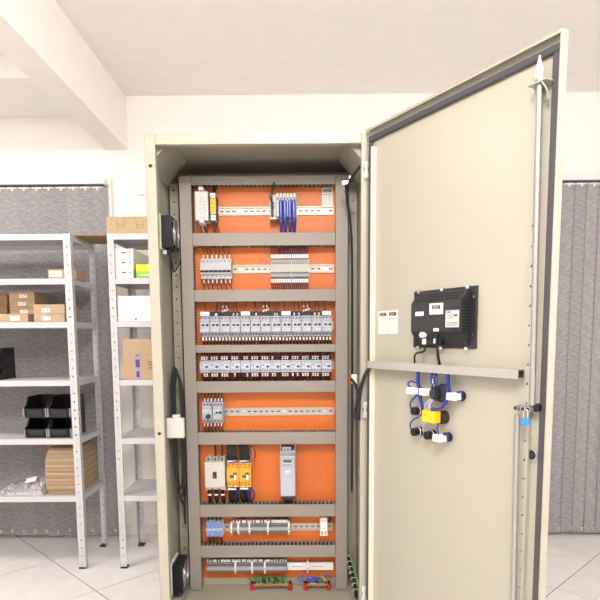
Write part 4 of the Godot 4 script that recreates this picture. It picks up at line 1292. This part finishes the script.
func door_devices() -> void:
	# wiring duct across the door
	var t := on_door("wiring_duct", "light grey wiring duct running across the inside of the open door", "wiring duct", 0.058, 1.3000, 0.0021, "grey slotted wiring ducts")
	var w := 0.652
	var grey := paint("a5a19d", 0.5)
	part("cover", g(grey).box(V(0, 0, 0.034), V(w, 0.0262, 0.040), 0.0015), t)
	part("back_strip", g(grey).box(V(0, 0.001, 0.0), V(w, 0.0252, 0.002)), t)
	for side in 2:
		var y := 0.0008 if side == 0 else 0.0236
		var c := g(grey).box(V(0, y, 0.002), V(w, y + 0.0018, 0.010))
		for k in 65:
			c.box(V((k + 0.15) * w / 65, y, 0.010), V((k + 0.72) * w / 65, y + 0.0018, 0.034))
		part("slotted_side", c, t)
	part("wire_ends", g(paint("3a332c", 0.6)).box(V(w - 0.03, 0.004, 0.004), V(w - 0.008, 0.022, 0.032), 0.003), t)

	# operator panel
	t = on_door("operator_panel", "black rear of a touch panel with vents and white stickers, mounted on the door", "control panel", 0.399, 1.469, 0.0022)
	var body := g(paint("222126", 0.45))
	body.box(V(-0.1355, -0.0915, 0.0), V(0.1355, 0.0915, 0.006), 0.0015)
	part("flange", body, t)
	var hs := g(paint("2b2a30", 0.42))
	# housing with a sloped upper shoulder, pushed out from the flange
	hs.prism(PackedVector2Array([Vector2(-0.086, 0.006), Vector2(-0.040, 0.044), Vector2(0.050, 0.044), Vector2(0.084, 0.012), Vector2(0.084, 0.006)]), V(-0.104, 0, 0), Y, Z, X * 0.214)
	part("housing", hs, t)
	var vn := g(paint("0c0c0e", 0.6))
	for k in 11:
		vn.box(V(0.110, -0.046 + k * 0.0092, 0.012), V(0.1106, -0.042 + k * 0.0092, 0.038))
	for k in 8:
		vn.box(V(0.074, -0.036 + k * 0.0092, 0.044), V(0.104, -0.032 + k * 0.0092, 0.0444))
	for r in 3:
		for k in 22:
			vn.box(V(-0.094 + k * 0.009, 0.055 + r * 0.009, 0.0395 - r * 0.0085), V(-0.090 + k * 0.009, 0.060 + r * 0.009, 0.0405 - r * 0.0085))
	for q in [[-0.06, 0.03], [0.03, 0.034], [-0.068, -0.03], [0.034, -0.034], [-0.012, 0.002]]:
		vn.cyl(V(q[0], q[1], 0.0438), V(q[0], q[1], 0.0446), 0.003, -1, 8)
	part("vent_slots", vn, t)
	part("connector_recess", g(paint("0f0f12", 0.5)).box(V(-0.09, -0.082, 0.010), V(0.02, -0.046, 0.036), 0.002), t)
	for k in 3:
		for e in [0.0905, -0.0905]:
			part("mounting_clip", g(chrome).box(V(-0.105 + k * 0.105 - 0.006, e - 0.007, 0.006), V(-0.105 + k * 0.105 + 0.006, e + 0.004, 0.016), 0.001), t)
	for y in [0.06, -0.05]:
		part("flange_screw", g(chrome).cyl(V(0.125, y, 0.006), V(0.125, y, 0.009), 0.0032, -1, 10), t)
	var mk := []
	for k in 3:
		mk.append_array(dashes(12, 78, 50 + k * 8, 2))
	var st1 := sheet(t, "sticker", -0.020, 0.012, 0.039, 0.046, 0.0442, printed(90, 80, "d9d8d4", "7a7a7a", mk), 0.0004)
	capitals(0.0125, st1, 0.0095, 0.0275, 0.0449)
	mk = [[8, 8, 30, 8], [60, 30, 24, 14]]
	for k in 6:
		mk.append_array(dashes(8, 56, 24 + k * 7, 2))
	for k in 3:
		mk.append_array(dashes(10, 84, 84 + k * 10, 5))
	sheet(t, "sticker", 0.050, -0.028, 0.104, 0.022, 0.0442, printed(96, 120, "c4c4c0", "4a4a4c", mk), 0.0004)
	sheet(t, "sticker", -0.083, 0.010, -0.046, 0.023, 0.0442, printed(60, 24, "f0efec", "707070", dashes(8, 52, 10, 5)), 0.0004)
	sheet(t, "sticker", 0.000, -0.039, 0.022, -0.030, 0.0442, printed(40, 16, "f0efec", "707070", dashes(6, 34, 6, 5)), 0.0004)
	var p1 := part("round_plug", g(paint("e7e6e2", 0.4)).cyl(V(-0.047, -0.050, 0.036), V(-0.047, -0.050, 0.052), 0.009, -1, 14).box(V(-0.053, -0.080, 0.030), V(-0.041, -0.062, 0.044), 0.002), t)
	part("cable", g(cable_black).tube([V(-0.047, -0.078, 0.037), V(-0.047, -0.096, 0.034), V(-0.062, -0.104, 0.03), V(-0.096, -0.110, 0.026), V(-0.110, -0.122, 0.022), V(-0.113, -0.1418, 0.018)], 0.0032, 8), p1)
	var p2 := part("flat_plug", g(black).box(V(0.000, -0.078, 0.030), V(0.014, -0.046, 0.044), 0.002).use(white_tag).box(V(0.001, -0.076, 0.044), V(0.008, -0.062, 0.0446)), t)
	part("cable", g(cable_black).tube([V(0.007, -0.076, 0.036), V(0.008, -0.1, 0.034), V(0.004, -0.125, 0.026), V(0.002, -0.1415, 0.018)], 0.0046, 8), p2)

	hsn_label_door("white document label with black lettering on the door, nearer the hinge", 0.096, 1.4635, 6)
	hsn_label_door("white document label with black lettering on the door, nearer the touch panel", 0.1505, 1.4640, 4)

	# contact blocks of the door's push buttons
	var ring := func(o: Node3D, x: float, y: float) -> void:
		part("mounting_ring", g(black).cyl(V(x, y, 0.0), V(x, y, 0.016), 0.0155, -1, 18), o)
	var white_block := func(o: Node3D, x: float, y: float, n0: float) -> void:
		var b := g(paint("f0efec", 0.4))
		b.box(V(x - 0.017, y - 0.011, n0), V(x + 0.017, y + 0.011, n0 + 0.032), 0.002)
		b.use(paint("8a8a8e", 0.5))
		for q in [-0.008, 0.008]:
			b.cyl(V(x + q, y, n0 + 0.0315), V(x + q, y, n0 + 0.033), 0.0028, -1, 8)
		part("contact_block", b, o)
	var o := on_door("indicator_block", "white contact block with blue wire loops, nearest the hinge in the button group", "contact block", 0.296, 1.2365, 0.0021, "contact blocks on the door")
	ring.call(o, 0.0, -0.003); white_block.call(o, 0.0, 0.0, 0.016)
	wire(o, [V(-0.012, 0.010, 0.03), V(-0.024, 0.020, 0.034), V(-0.010, 0.031, 0.034), V(0.012, 0.026, 0.028), V(0.020, 0.018, 0.02)], 0.0028, cable_blue)
	o = on_door("selector_block", "black rotary selector block with a white contact piece, top middle of the button group", "contact block", 0.396, 1.236, 0.0021, "contact blocks on the door")
	part("selector_body", g(black).box(V(-0.025, -0.024, 0.0), V(0.025, 0.024, 0.026), 0.003).cyl(V(0.0, 0.0, 0.026), V(0.0, 0.0, 0.036), 0.022, 0.020, 16), o)
	part("selector_rear", g(paint("2c2c31", 0.4)).box(V(0.004, -0.028, 0.002), V(0.028, 0.030, 0.020), 0.003).box(V(-0.012, -0.012, 0.036), V(0.010, 0.012, 0.042), 0.002), o)
	white_block.call(o, -0.040, 0.002, 0.016)
	for k in 3:
		wire(o, [V(-0.012 + k * 0.010, 0.022, 0.024), V(-0.014 + k * 0.010, 0.038, 0.028), V(-0.018 + k * 0.006, 0.066, 0.02)], 0.0022, paint("c8c8ce", 0.5) if k == 0 else cable_blue)
	o = on_door("indicator_block", "white contact block with a black ring, nearest the lock side of the button group", "contact block", 0.4775, 1.234, 0.0021, "contact blocks on the door")
	ring.call(o, 0.004, 0.0); white_block.call(o, 0.0, 0.0, 0.016)
	wire(o, [V(0.012, 0.010, 0.03), V(0.028, 0.018, 0.03), V(0.030, 0.004, 0.03), V(0.024, -0.014, 0.02)], 0.0022, cable_blue)
	wire(o, [V(-0.008, 0.010, 0.034), V(-0.016, 0.028, 0.034), V(-0.034, 0.044, 0.024)], 0.0022, cable_blue)
	o = on_door("indicator_block", "white contact block with blue wire, lowest of the button group", "contact block", 0.4235, 1.0985, 0.0021, "contact blocks on the door")
	ring.call(o, 0.006, 0.002); white_block.call(o, -0.002, 0.0, 0.016)
	wire(o, [V(-0.004, 0.012, 0.034), V(-0.012, 0.030, 0.034), V(-0.014, 0.048, 0.024)], 0.0026, cable_blue)
	wire(o, [V(0.010, 0.010, 0.03), V(0.022, 0.014, 0.026), V(0.024, -0.006, 0.022)], 0.0028, cable_blue)
	var ks := [[0.297, 1.169, "black round push button body, upper of the two nearest the hinge"], [0.2985, 1.0995, "black round push button body, lower of the two nearest the hinge"], [0.3605, 1.097, "black round push button body below the yellow block"]]
	for k in 3:
		o = on_door("push_button", ks[k][2], "push button", ks[k][0], ks[k][1], 0.0021, "black push button bodies on the door")
		var b := g(black)
		b.cyl(V(0, 0, 0.0), V(0, 0, 0.012), 0.017, -1, 18).cyl(V(0, 0, 0.012), V(0, 0, 0.032), 0.0145, 0.0135, 18)
		part("body", b, o)
		part("fixing_ring", g(chrome).ring(V(0, 0, 0.012), Z, 0.015, 0.0022, 20, 6), o)
		part("contact_pin", g(paint("c4c4c8", 0.35, 0.4)).box(V(-0.026, -0.005, 0.010), V(-0.014, 0.003, 0.022), 0.001).box(V(-0.020, -0.014, 0.006), V(-0.010, -0.010, 0.018), 0.001), o)
		wire(o, [V(-0.022, 0.0, 0.018), V(-0.026, 0.018, 0.022), V(-0.014, 0.036, 0.024), V(0.010, 0.050 if k else 0.054, 0.02)], 0.0026, cable_blue if k < 2 else paint("b9b9c4", 0.5))
	o = on_door("emergency_stop_block", "yellow contact block in the middle of the button group", "contact block", 0.397, 1.163, 0.0021, "contact blocks on the door")
	part("stop_ring", g(paint("24201f", 0.45)).cyl(V(0.012, -0.002, 0.0), V(0.012, -0.002, 0.020), 0.0215, -1, 20), o)
	part("contact_block", g(paint("f0c026", 0.4)).box(V(-0.038, -0.019, 0.022), V(0.018, 0.018, 0.052), 0.002).use(paint("4a3c10", 0.5)).cyl(V(-0.030, 0.004, 0.0515), V(-0.030, 0.004, 0.0526), 0.002, -1, 8).cyl(V(-0.022, 0.004, 0.0515), V(-0.022, 0.004, 0.0526), 0.002, -1, 8), o)
	for k in 3:
		wire(o, [V(-0.034 + k * 0.012, 0.014, 0.036), V(-0.036 + k * 0.010, 0.034, 0.04), V(-0.020 + k * 0.006, 0.050, 0.036), V(-0.006 + k * 0.006, 0.060, 0.03)], 0.0022, [paint("b7b7c0", 0.5), paint("8f90c8", 0.5), paint("c4c4cc", 0.5)][k])
	# blue cable bundles out of the duct
	var cb := [["blue wire bundle from the door duct, nearest the hinge", [V(0.3085, 1.302, 0.024), V(0.3095, 1.27, 0.024), V(0.312, 1.24, 0.022), V(0.322, 1.212, 0.024), V(0.338, 1.186, 0.03)]],
		["blue wire bundle from the door duct above the black selector", [V(0.3745, 1.302, 0.024), V(0.376, 1.28, 0.026), V(0.380, 1.262, 0.024)]],
		["blue wire bundle looping from the door duct around the yellow block", [V(0.4395, 1.302, 0.022), V(0.441, 1.26, 0.020), V(0.437, 1.225, 0.018), V(0.424, 1.198, 0.022), V(0.404, 1.186, 0.032), V(0.390, 1.190, 0.040)]]]
	for k in 3:
		o = thing("wire_bundle", cb[k][0], "cable", HINGE, DOOR_TURN, "blue wire bundles on the door")
		for j in 4:
			var off := V([-0.003, 0.003, -0.002, 0.003][j], [0.0, 0.0015, -0.001, 0.0][j], [0.0, 0.001, 0.004, 0.004][j])
			var pts := []
			for p in cb[k][1]:
				pts.append(p + off)
			part("wire", g(cable_blue if j != 2 else paint("3448b8", 0.4)).tube(pts, 0.0034, 6), o)
		part("cable_tie", g(paint("20264e", 0.5)).ring(cb[k][1][1] + V(0, 0.004, 0.002), Y, 0.0075, 0.0014, 12, 5), o)


func hsn_label_door(label: String, s: float, y: float, rows: int) -> void:
	hsn_label(label, 0.0515, 0.081, HINGE + Basis(Y, DOOR_TURN) * V(s, y, 0.0022), DOOR_TURN, rows)


# ------------------------------------------------------------------ shelving
const SHELF_TOPS := [2.014, 1.760, 1.509, 1.164, 0.811, 0.457]


func shelving() -> void:
	var units := [[-2.095, -1.175, -1.228, -1.628, "light grey steel shelving unit with black bins and cartons, under the ceiling beam's bay"], [-0.962, -0.042, -1.232, -1.642, "light grey steel shelving unit partly hidden behind the beige cabinet"]]
	for u in units:
		var t := thing("shelving_unit", u[4], "shelf", V(u[0], 0, u[2]), 0.0, "grey steel shelving units")
		var w: float = u[1] - u[0]
		var d: float = u[2] - u[3]
		var hgt := 2.015
		for fx in 2:
			for fz in 2:
				var p := g(shelf_paint)
				var x := 0.0 if fx == 0 else w
				var z := 0.0 if fz == 0 else -d
				var sx := 1.0 if fx == 0 else -1.0
				# flange facing the room, and flange running back
				p.punched(V(x if fx == 0 else x - 0.040, 0.006, z), X, Y, 0.040, hgt - 0.006, 0.0016, 0.05, 0.0055)
				if fz == 0:
					p.punched(V(x, 0.006, z - 0.038), Z, Y, 0.038, hgt - 0.006, 0.0016, 0.05, 0.0055)
				else:
					p.punched(V(x, 0.006, z), Z, Y, 0.038, hgt - 0.006, 0.0016, 0.05, 0.0055)
				var post := part("post", p, t)
				var zz := z - 0.036 if fz == 0 else z
				part("foot_cap", g(black).box(V(minf(x, x + sx * 0.042), 0.0, zz - 0.003), V(maxf(x, x + sx * 0.042), 0.012, zz + 0.039), 0.002), post)
		for y in SHELF_TOPS:
			var s := g(shelf_paint)
			s.box(V(0.003, y - 0.0016, -d + 0.003), V(w - 0.003, y, -0.003))
			s.box(V(0.003, y - 0.034, -0.0048), V(w - 0.003, y - 0.0016, -0.003), 0.0006)
			s.box(V(0.003, y - 0.034, -d + 0.003), V(w - 0.003, y - 0.0016, -d + 0.0048), 0.0006)
			s.box(V(0.003, y - 0.034, -d + 0.005), V(0.0048, y - 0.0016, -0.005))
			s.box(V(w - 0.0048, y - 0.034, -d + 0.005), V(w - 0.003, y - 0.0016, -0.005))
			s.box(V(0.005, y - 0.034, -0.016), V(w - 0.005, y - 0.0324, -0.0048))
			part("shelf_board", s, t)


func carton(label: String, lo: Vector3, hi: Vector3, m: Material, lid := 0.0, tape := true, group := "") -> Node3D:
	var t := thing("carton", label, "box", V((lo.x + hi.x) / 2, lo.y, (lo.z + hi.z) / 2), 0.0, group)
	var h := (hi - lo) / 2
	var hh := hi.y - lo.y
	if lid > 0.0:
		part("body", g(m).box(V(-h.x + 0.0015, 0.0, -h.z + 0.0015), V(h.x - 0.0015, hh - lid, h.z - 0.0015), 0.0012), t)
		part("lid", g(m).box(V(-h.x, hh - lid, -h.z), V(h.x, hh, h.z), 0.0015), t)
	else:
		part("body", g(m).box(V(-h.x, 0.0, -h.z), V(h.x, hh, h.z), 0.0015), t)
	if tape:
		part("tape", g(paint("d6b483", 0.3)).box(V(-h.x - 0.0003, hh, -0.02), V(h.x + 0.0003, hh + 0.0004, 0.02)), t)
	return t


func front_label(t: Node3D, x0: float, y0: float, x1: float, y1: float, z: float, marks: Array, ground := "f3f1ea", ink := "55524c") -> void:
	sheet(t, "paper_label", x0, y0, x1, y1, z + 0.0002, printed(64, 40, ground, ink, marks), 0.0004)


func small_print() -> Array:
	var mk := dashes(8, 34, 8, 4)
	mk.append_array(dashes(8, 56, 18, 3))
	mk.append_array(dashes(8, 44, 27, 3))
	mk.append([42, 6, 12, 8])
	return mk


func goods() -> void:
	var F := -1.245
	# second shelf: one small flat box behind the post
	var t := carton("small flat cardboard box with a white label, alone on the second shelf from the top", V(-1.335, 1.7605, -1.44), V(-1.168, 1.818, F - 0.035), kraft, 0.0, false)
	front_label(t, -0.075, 0.014, 0.0, 0.048, 0.080, small_print(), "f6f3ee", "c8c4bc")
	# third shelf
	var dark := ["bottom cardboard box painted in shadow tone, of the stack cut by the picture's edge", "middle cardboard box painted in shadow tone, of the stack cut by the picture's edge", "top cardboard box painted in shadow tone, of the stack cut by the picture's edge"]
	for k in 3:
		carton(dark[k], V(-1.83, 1.5095 + k * 0.057, -1.58), V(-1.640 + 0.004 * k, 1.5655 + k * 0.057, -1.37), kraft_dark, 0.0, false, "shadow-toned boxes on the third shelf")  # darker kraft puts the shelf shadow into the colour of these boxes
	var st := ["lowest cardboard box of the stack of four, mostly behind a nearer box", "second cardboard box from the bottom of the stack of four", "third cardboard box from the bottom of the stack of four", "topmost cardboard box of the stack of four"]
	for k in 4:
		var ox := [0.018, 0.0, 0.0, 0.0][k] as float
		t = carton(st[k], V(-1.618, 1.5095 + k * 0.0467, -1.58), V(-1.462 + ox, 1.5555 + k * 0.0467, -1.365), kraft, 0.014, false, "cardboard boxes stacked four high")
		if k > 0:
			front_label(t, -0.022 + 0.008 * (k % 2), 0.010, 0.024 + 0.008 * (k % 2), 0.031, 0.1075, small_print())
	t = carton("single low cardboard box with a label, standing before the stack of four", V(-1.72, 1.5095, -1.358), V(-1.452, 1.5575, F), kraft, 0.0, true)
	front_label(t, 0.030, 0.010, 0.085, 0.036, 0.0565, small_print())
	t = carton("lower of the two cardboard boxes next to the shelf post", V(-1.415, 1.5095, -1.46), V(-1.234, 1.5555, F), kraft, 0.0, false)
	front_label(t, -0.042, 0.010, 0.006, 0.034, 0.1075, small_print())
	t = carton("upper of the two cardboard boxes next to the shelf post", V(-1.418, 1.556, -1.455), V(-1.232, 1.612, F - 0.003), kraft, 0.0, true)
	front_label(t, -0.042, 0.010, 0.006, 0.034, 0.106, small_print())
	# fourth shelf: three nested black bins at the picture's edge
	for k in 3:
		bin(["bottom black bin of the stack of three at the picture's edge", "middle black bin of the stack of three at the picture's edge", "top black bin of the stack of three at the picture's edge"][k], V(-1.742, 1.1645 + k * 0.064, F - 0.03), 0.165, 0.20, 0.0635, "black bins stacked three high")
	# fifth shelf: four open-fronted black bins, two by two
	var names := ["black open-fronted bin, bottom of the pair farther from the shelf post", "black open-fronted bin, bottom of the pair nearer the shelf post", "black open-fronted bin, top of the pair farther from the shelf post", "black open-fronted bin, top of the pair nearer the shelf post"]
	for k in 4:
		bin(names[k], V(-1.449 + (k % 2) * 0.147, 0.8115 + (k / 2) * 0.1235, F - 0.012), 0.146, 0.22, 0.123, "open-fronted black bins two by two")
	# sixth shelf
	var b := thing("cardboard_bundle", "thick bundle of folded flat cardboard boxes on the lowest shelf", "cardboard", V(-1.303, 0.4575, -1.415))
	var tones := [kraft, grained("cdb496", 0.8, 0.92, 1.0, 0.015, V(3, 9, 3), 23), grained("b3987a", 0.8, 0.92, 1.0, 0.015, V(3, 9, 3), 24)]
	for k in 20:
		var inx: float = 0.016 * pow(maxf(0.0, (k - 14.0) / 5.0), 2.0) + 0.010 * pow(maxf(0.0, (5.0 - k) / 5.0), 2.0)
		var y0 := k * 0.0140
		var s := g(tones[k % 2])
		# each folded box is two board layers with a dark fold between them
		var a := -0.1045 + inx + rng.randf_range(0.0, 0.004)
		var b1 := 0.1015 - inx - rng.randf_range(0.0, 0.003)
		var zf := 0.163 - inx + rng.randf_range(-0.006, 0.002)
		s.box(V(a, y0 + 0.0010, -0.165), V(b1, y0 + 0.0062, zf), 0.0012).use(tones[2]).box(V(a + 0.002, y0 + 0.0060, -0.163), V(b1 - 0.002, y0 + 0.0080, zf - 0.004))
		s.use(tones[(k + 1) % 3]).box(V(a + 0.001, y0 + 0.0078, -0.165), V(b1 - 0.001, y0 + 0.0128, zf - 0.001), 0.0012)
		var o := part("folded_box", s, b)
		o.rotation.z = rng.randf_range(-0.003, 0.003)
		o.rotation.y = rng.randf_range(-0.008, 0.008)
	part("top_sheet", g(kraft).box(V(-0.084, 0.2815, -0.15), V(0.082, 0.2855, 0.14), 0.0015), b)
	for z in [-0.06, 0.07]:
		part("strap", g(paint("b59a72", 0.5)).box(V(-0.1052, 0.0, z - 0.006), V(-0.1046, 0.25, z + 0.006)), b)
	plastic_bag()
	# second unit
	t = carton("cardboard box with printed handling mark on top of the shelving unit beside the cabinet", V(-0.966, 2.0145, -1.56), V(-0.62, 2.112, F - 0.002), kraft, 0.0, true)
	var mk := g(paint("9a7a52", 0.7))
	for q in [[0.0, 0.0], [0.112, 0.0]]:
		var ox: float = -0.088 + q[0]
		for r in [[-0.022, 0.030, -0.019, 0.070], [0.019, 0.030, 0.022, 0.070], [-0.019, 0.050, 0.019, 0.053], [-0.028, 0.067, -0.019, 0.070], [0.019, 0.067, 0.028, 0.070], [-0.010, 0.030, 0.010, 0.032], [-0.012, 0.038, -0.010, 0.047], [0.010, 0.038, 0.012, 0.047]]:
			mk.box(V(ox + r[0], r[1], 0.1565), V(ox + r[2], r[3], 0.1570))
	mk.box(V(-0.16, 0.084, 0.1565), V(0.16, 0.0855, 0.1570))
	part("handling_mark", mk, t)
	var sh := thing("cardboard_sheet", "brown flat cardboard sheet bridging the tops of the two shelving units", "cardboard", V(-1.085, 2.0145, -1.46))
	part("sheet", g(kraft_dark).box(V(-0.125, 0.0, -0.15), V(0.115, 0.006, 0.15), 0.001), sh)
	for k in 3:
		t = carton(["bottom white printed box of the stack of three", "middle white printed box of the stack of three", "top white printed box of the stack of three"][k], V(-0.925, 1.7605 + k * 0.0565, -1.58), V(-0.818 + 0.002 * k, 1.8165 + k * 0.0565, F), paint("e9e8e4", 0.5), 0.0, false, "white printed boxes stacked three high")
		front_label(t, -0.050, 0.004, 0.051, 0.052, 0.1675, [[24, 12, 8, 8], [34, 12, 5, 8], [50, 14, 6, 6], [6, 10, 5, 4, "b0b0ac"], [6, 20, 4, 6, "c0c0bc"], [20, 28, 30, 2, "b0b0ac"]], "edece8", "3c3c3a")
	t = carton("yellow-green upper half box next to the white printed boxes", V(-0.802, 1.797, -1.45), V(-0.70, 1.8395, F), paint("d9e63a", 0.45), 0.0, false)
	t = carton("green box with a white stripe next to the white printed boxes", V(-0.802, 1.7605, -1.45), V(-0.70, 1.7965, F), paint("8fce3c", 0.45), 0.0, false)
	part("stripe", g(paint("f2f4e8", 0.5)).box(V(-0.030, 0.014, 0.1026), V(0.05, 0.022, 0.103)), t)
	t = carton("plain white box on the third shelf beside the cabinet", V(-0.918, 1.5095, -1.50), V(-0.66, 1.658, F), paint("f1eef2", 0.5), 0.0, false)
	part("finger_hole", g(paint("4a4a4a", 0.6)).cyl(V(-0.024, 0.012, 0.1275), V(-0.024, 0.012, 0.1281), 0.006, -1, 12), t)
	t = carton("brown cardboard box sealed with a purple label on the fourth shelf beside the cabinet", V(-0.903, 1.1645, -1.52), V(-0.66, 1.318, F), kraft, 0.0, false)
	var fl := part("open_flap", g(kraft).box(V(-0.1185, 0.0, -0.002), V(0.1215, 0.088, 0.001), 0.0008), t, V(0, 0.1545, 0.1355))
	fl.rotation.x = -0.09
	part("tape_label", g(paint("a99bad", 0.4)).box(V(-0.050, 0.006, 0.1377), V(-0.014, 0.150, 0.1383)).use(paint("4f3d78", 0.45)).box(V(-0.044, 0.074, 0.1383), V(-0.018, 0.120, 0.1387)).box(V(-0.040, 0.014, 0.1383), V(-0.022, 0.050, 0.1387)).use(paint("2f2a3c", 0.5)).box(V(-0.044, 0.140, 0.1383), V(-0.020, 0.146, 0.1387)), t)
	var pr := g(paint("5a4024", 0.7))
	for r in [[0.030, 0.104, 0.056, 0.108], [0.030, 0.096, 0.050, 0.099], [0.030, 0.086, 0.058, 0.090], [0.034, 0.072, 0.056, 0.076], [0.034, 0.064, 0.050, 0.067], [0.060, 0.070, 0.066, 0.108]]:
		pr.box(V(r[0], r[1], 0.1377), V(r[2], r[3], 0.1381))
	part("box_print", pr, t)


func bin(label: String, at: Vector3, w: float, d: float, h: float, group: String) -> void:
	var t := thing("storage_bin", label, "bin", at, 0.0, group)
	var blk := paint("121214", 0.32)
	var th := 0.003
	var s := g(blk)
	var prof := PackedVector2Array([Vector2(0.0, 0.0), Vector2(0.016, h * 0.46), Vector2(-0.02, h * 0.60), Vector2(-0.05, h * 0.99), Vector2(-d, h * 0.99), Vector2(-d, 0.0)])
	s.prism(prof, V(-w / 2 + 0.008, 0, -0.016), Z, Y, X * th)
	s.prism(prof, V(w / 2 - 0.008 - th, 0, -0.016), Z, Y, X * th)
	s.box(V(-w / 2 + 0.008, 0.0, -d - 0.016), V(w / 2 - 0.008, th, -0.016))
	s.box(V(-w / 2 + 0.008, 0.0, -d - 0.016), V(w / 2 - 0.008, h * 0.99, -d - 0.013))
	s.prism(PackedVector2Array([Vector2(-0.016, 0.0), Vector2(0.0, h * 0.46), Vector2(-0.003, h * 0.46), Vector2(-0.019, 0.0)]), V(-w / 2 + 0.008, 0, 0), Z, Y, X * (w - 0.016))
	part("body", s, t)
	for sx in [-1.0, 1.0]:
		var rim := g(paint("3a3b40", 0.25))
		var x: float = sx * (w / 2 - 0.006)
		rim.tube([V(x, h * 0.46, 0.001), V(x, h * 0.60, -0.036), V(x, h * 0.985, -0.066), V(x, h * 0.985, -d - 0.010)], 0.0034, 6, false)
		part("rim", rim, t)
		var edge := g(paint("8d8e94", 0.25))  # light grey strip painting the reflection along the bin's front rim
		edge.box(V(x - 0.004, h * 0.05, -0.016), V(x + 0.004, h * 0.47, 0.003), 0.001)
		part("edge_glint", edge, t)
	part("label_holder", g(paint("232327", 0.4)).prism(PackedVector2Array([Vector2(-0.004, h * 0.14), Vector2(0.002, h * 0.42), Vector2(0.0005, h * 0.42), Vector2(-0.010, h * 0.14)]), V(-w * 0.3, 0, 0.0), Z, Y, X * (w * 0.6)), t)


func plastic_bag() -> void:
	var t := thing("plastic_bag", "crinkled translucent plastic bag with a white sticker on the lowest shelf", "bag", V(-1.585, 0.4575, -1.41))
	var n := FastNoiseLite.new()
	n.seed = 3
	n.frequency = 9.0
	n.fractal_octaves = 3
	var film := StandardMaterial3D.new()
	film.albedo_color = Color("b9b6bb")
	film.roughness = 0.16
	film.metallic = 0.25
	var s := g(film)
	var nx := 34
	var nz := 24
	var at := func(i: int, j: int) -> Vector3:
		var u := float(i) / nx
		var v := float(j) / nz
		var edge := pow(sin(PI * v), 0.4) * minf(1.0, (1.0 - u) * 9.0)
		var yy := edge * (pow(u, 0.8) * 0.105 * (1.15 - 0.55 * v) + 0.022 * n.get_noise_2d(u, v * 0.8) + 0.012 * n.get_noise_2d(u * 2.3 + 4.0, v * 2.3))
		return V(-0.17 + 0.34 * u, maxf(yy, 0.0), -0.15 + 0.31 * v)
	for i in nx:
		for j in nz:
			var a: Vector3 = at.call(i, j)
			var b: Vector3 = at.call(i + 1, j)
			var c: Vector3 = at.call(i + 1, j + 1)
			var d: Vector3 = at.call(i, j + 1)
			var n1 := (c - a).cross(b - a).normalized()
			var n2 := (d - a).cross(c - a).normalized()
			if n1.y < 0: n1 = -n1
			if n2.y < 0: n2 = -n2
			s.tri(a, b, c, n1, n1, n1)
			s.tri(a, c, d, n2, n2, n2)
	s.quad(V(-0.17, 0.0005, -0.15), V(0.17, 0.0005, -0.15), V(0.17, 0.0005, 0.16), V(-0.17, 0.0005, 0.16), -Y)
	part("film", s, t)
	var st := part("sticker", g(paint("f2f0f2", 0.5)).box(V(-0.035, -0.0005, -0.022), V(0.035, 0.0005, 0.022)), t, V(0.045, 0.074, 0.06))
	st.rotation = V(0.55, 0.1, 0.25)
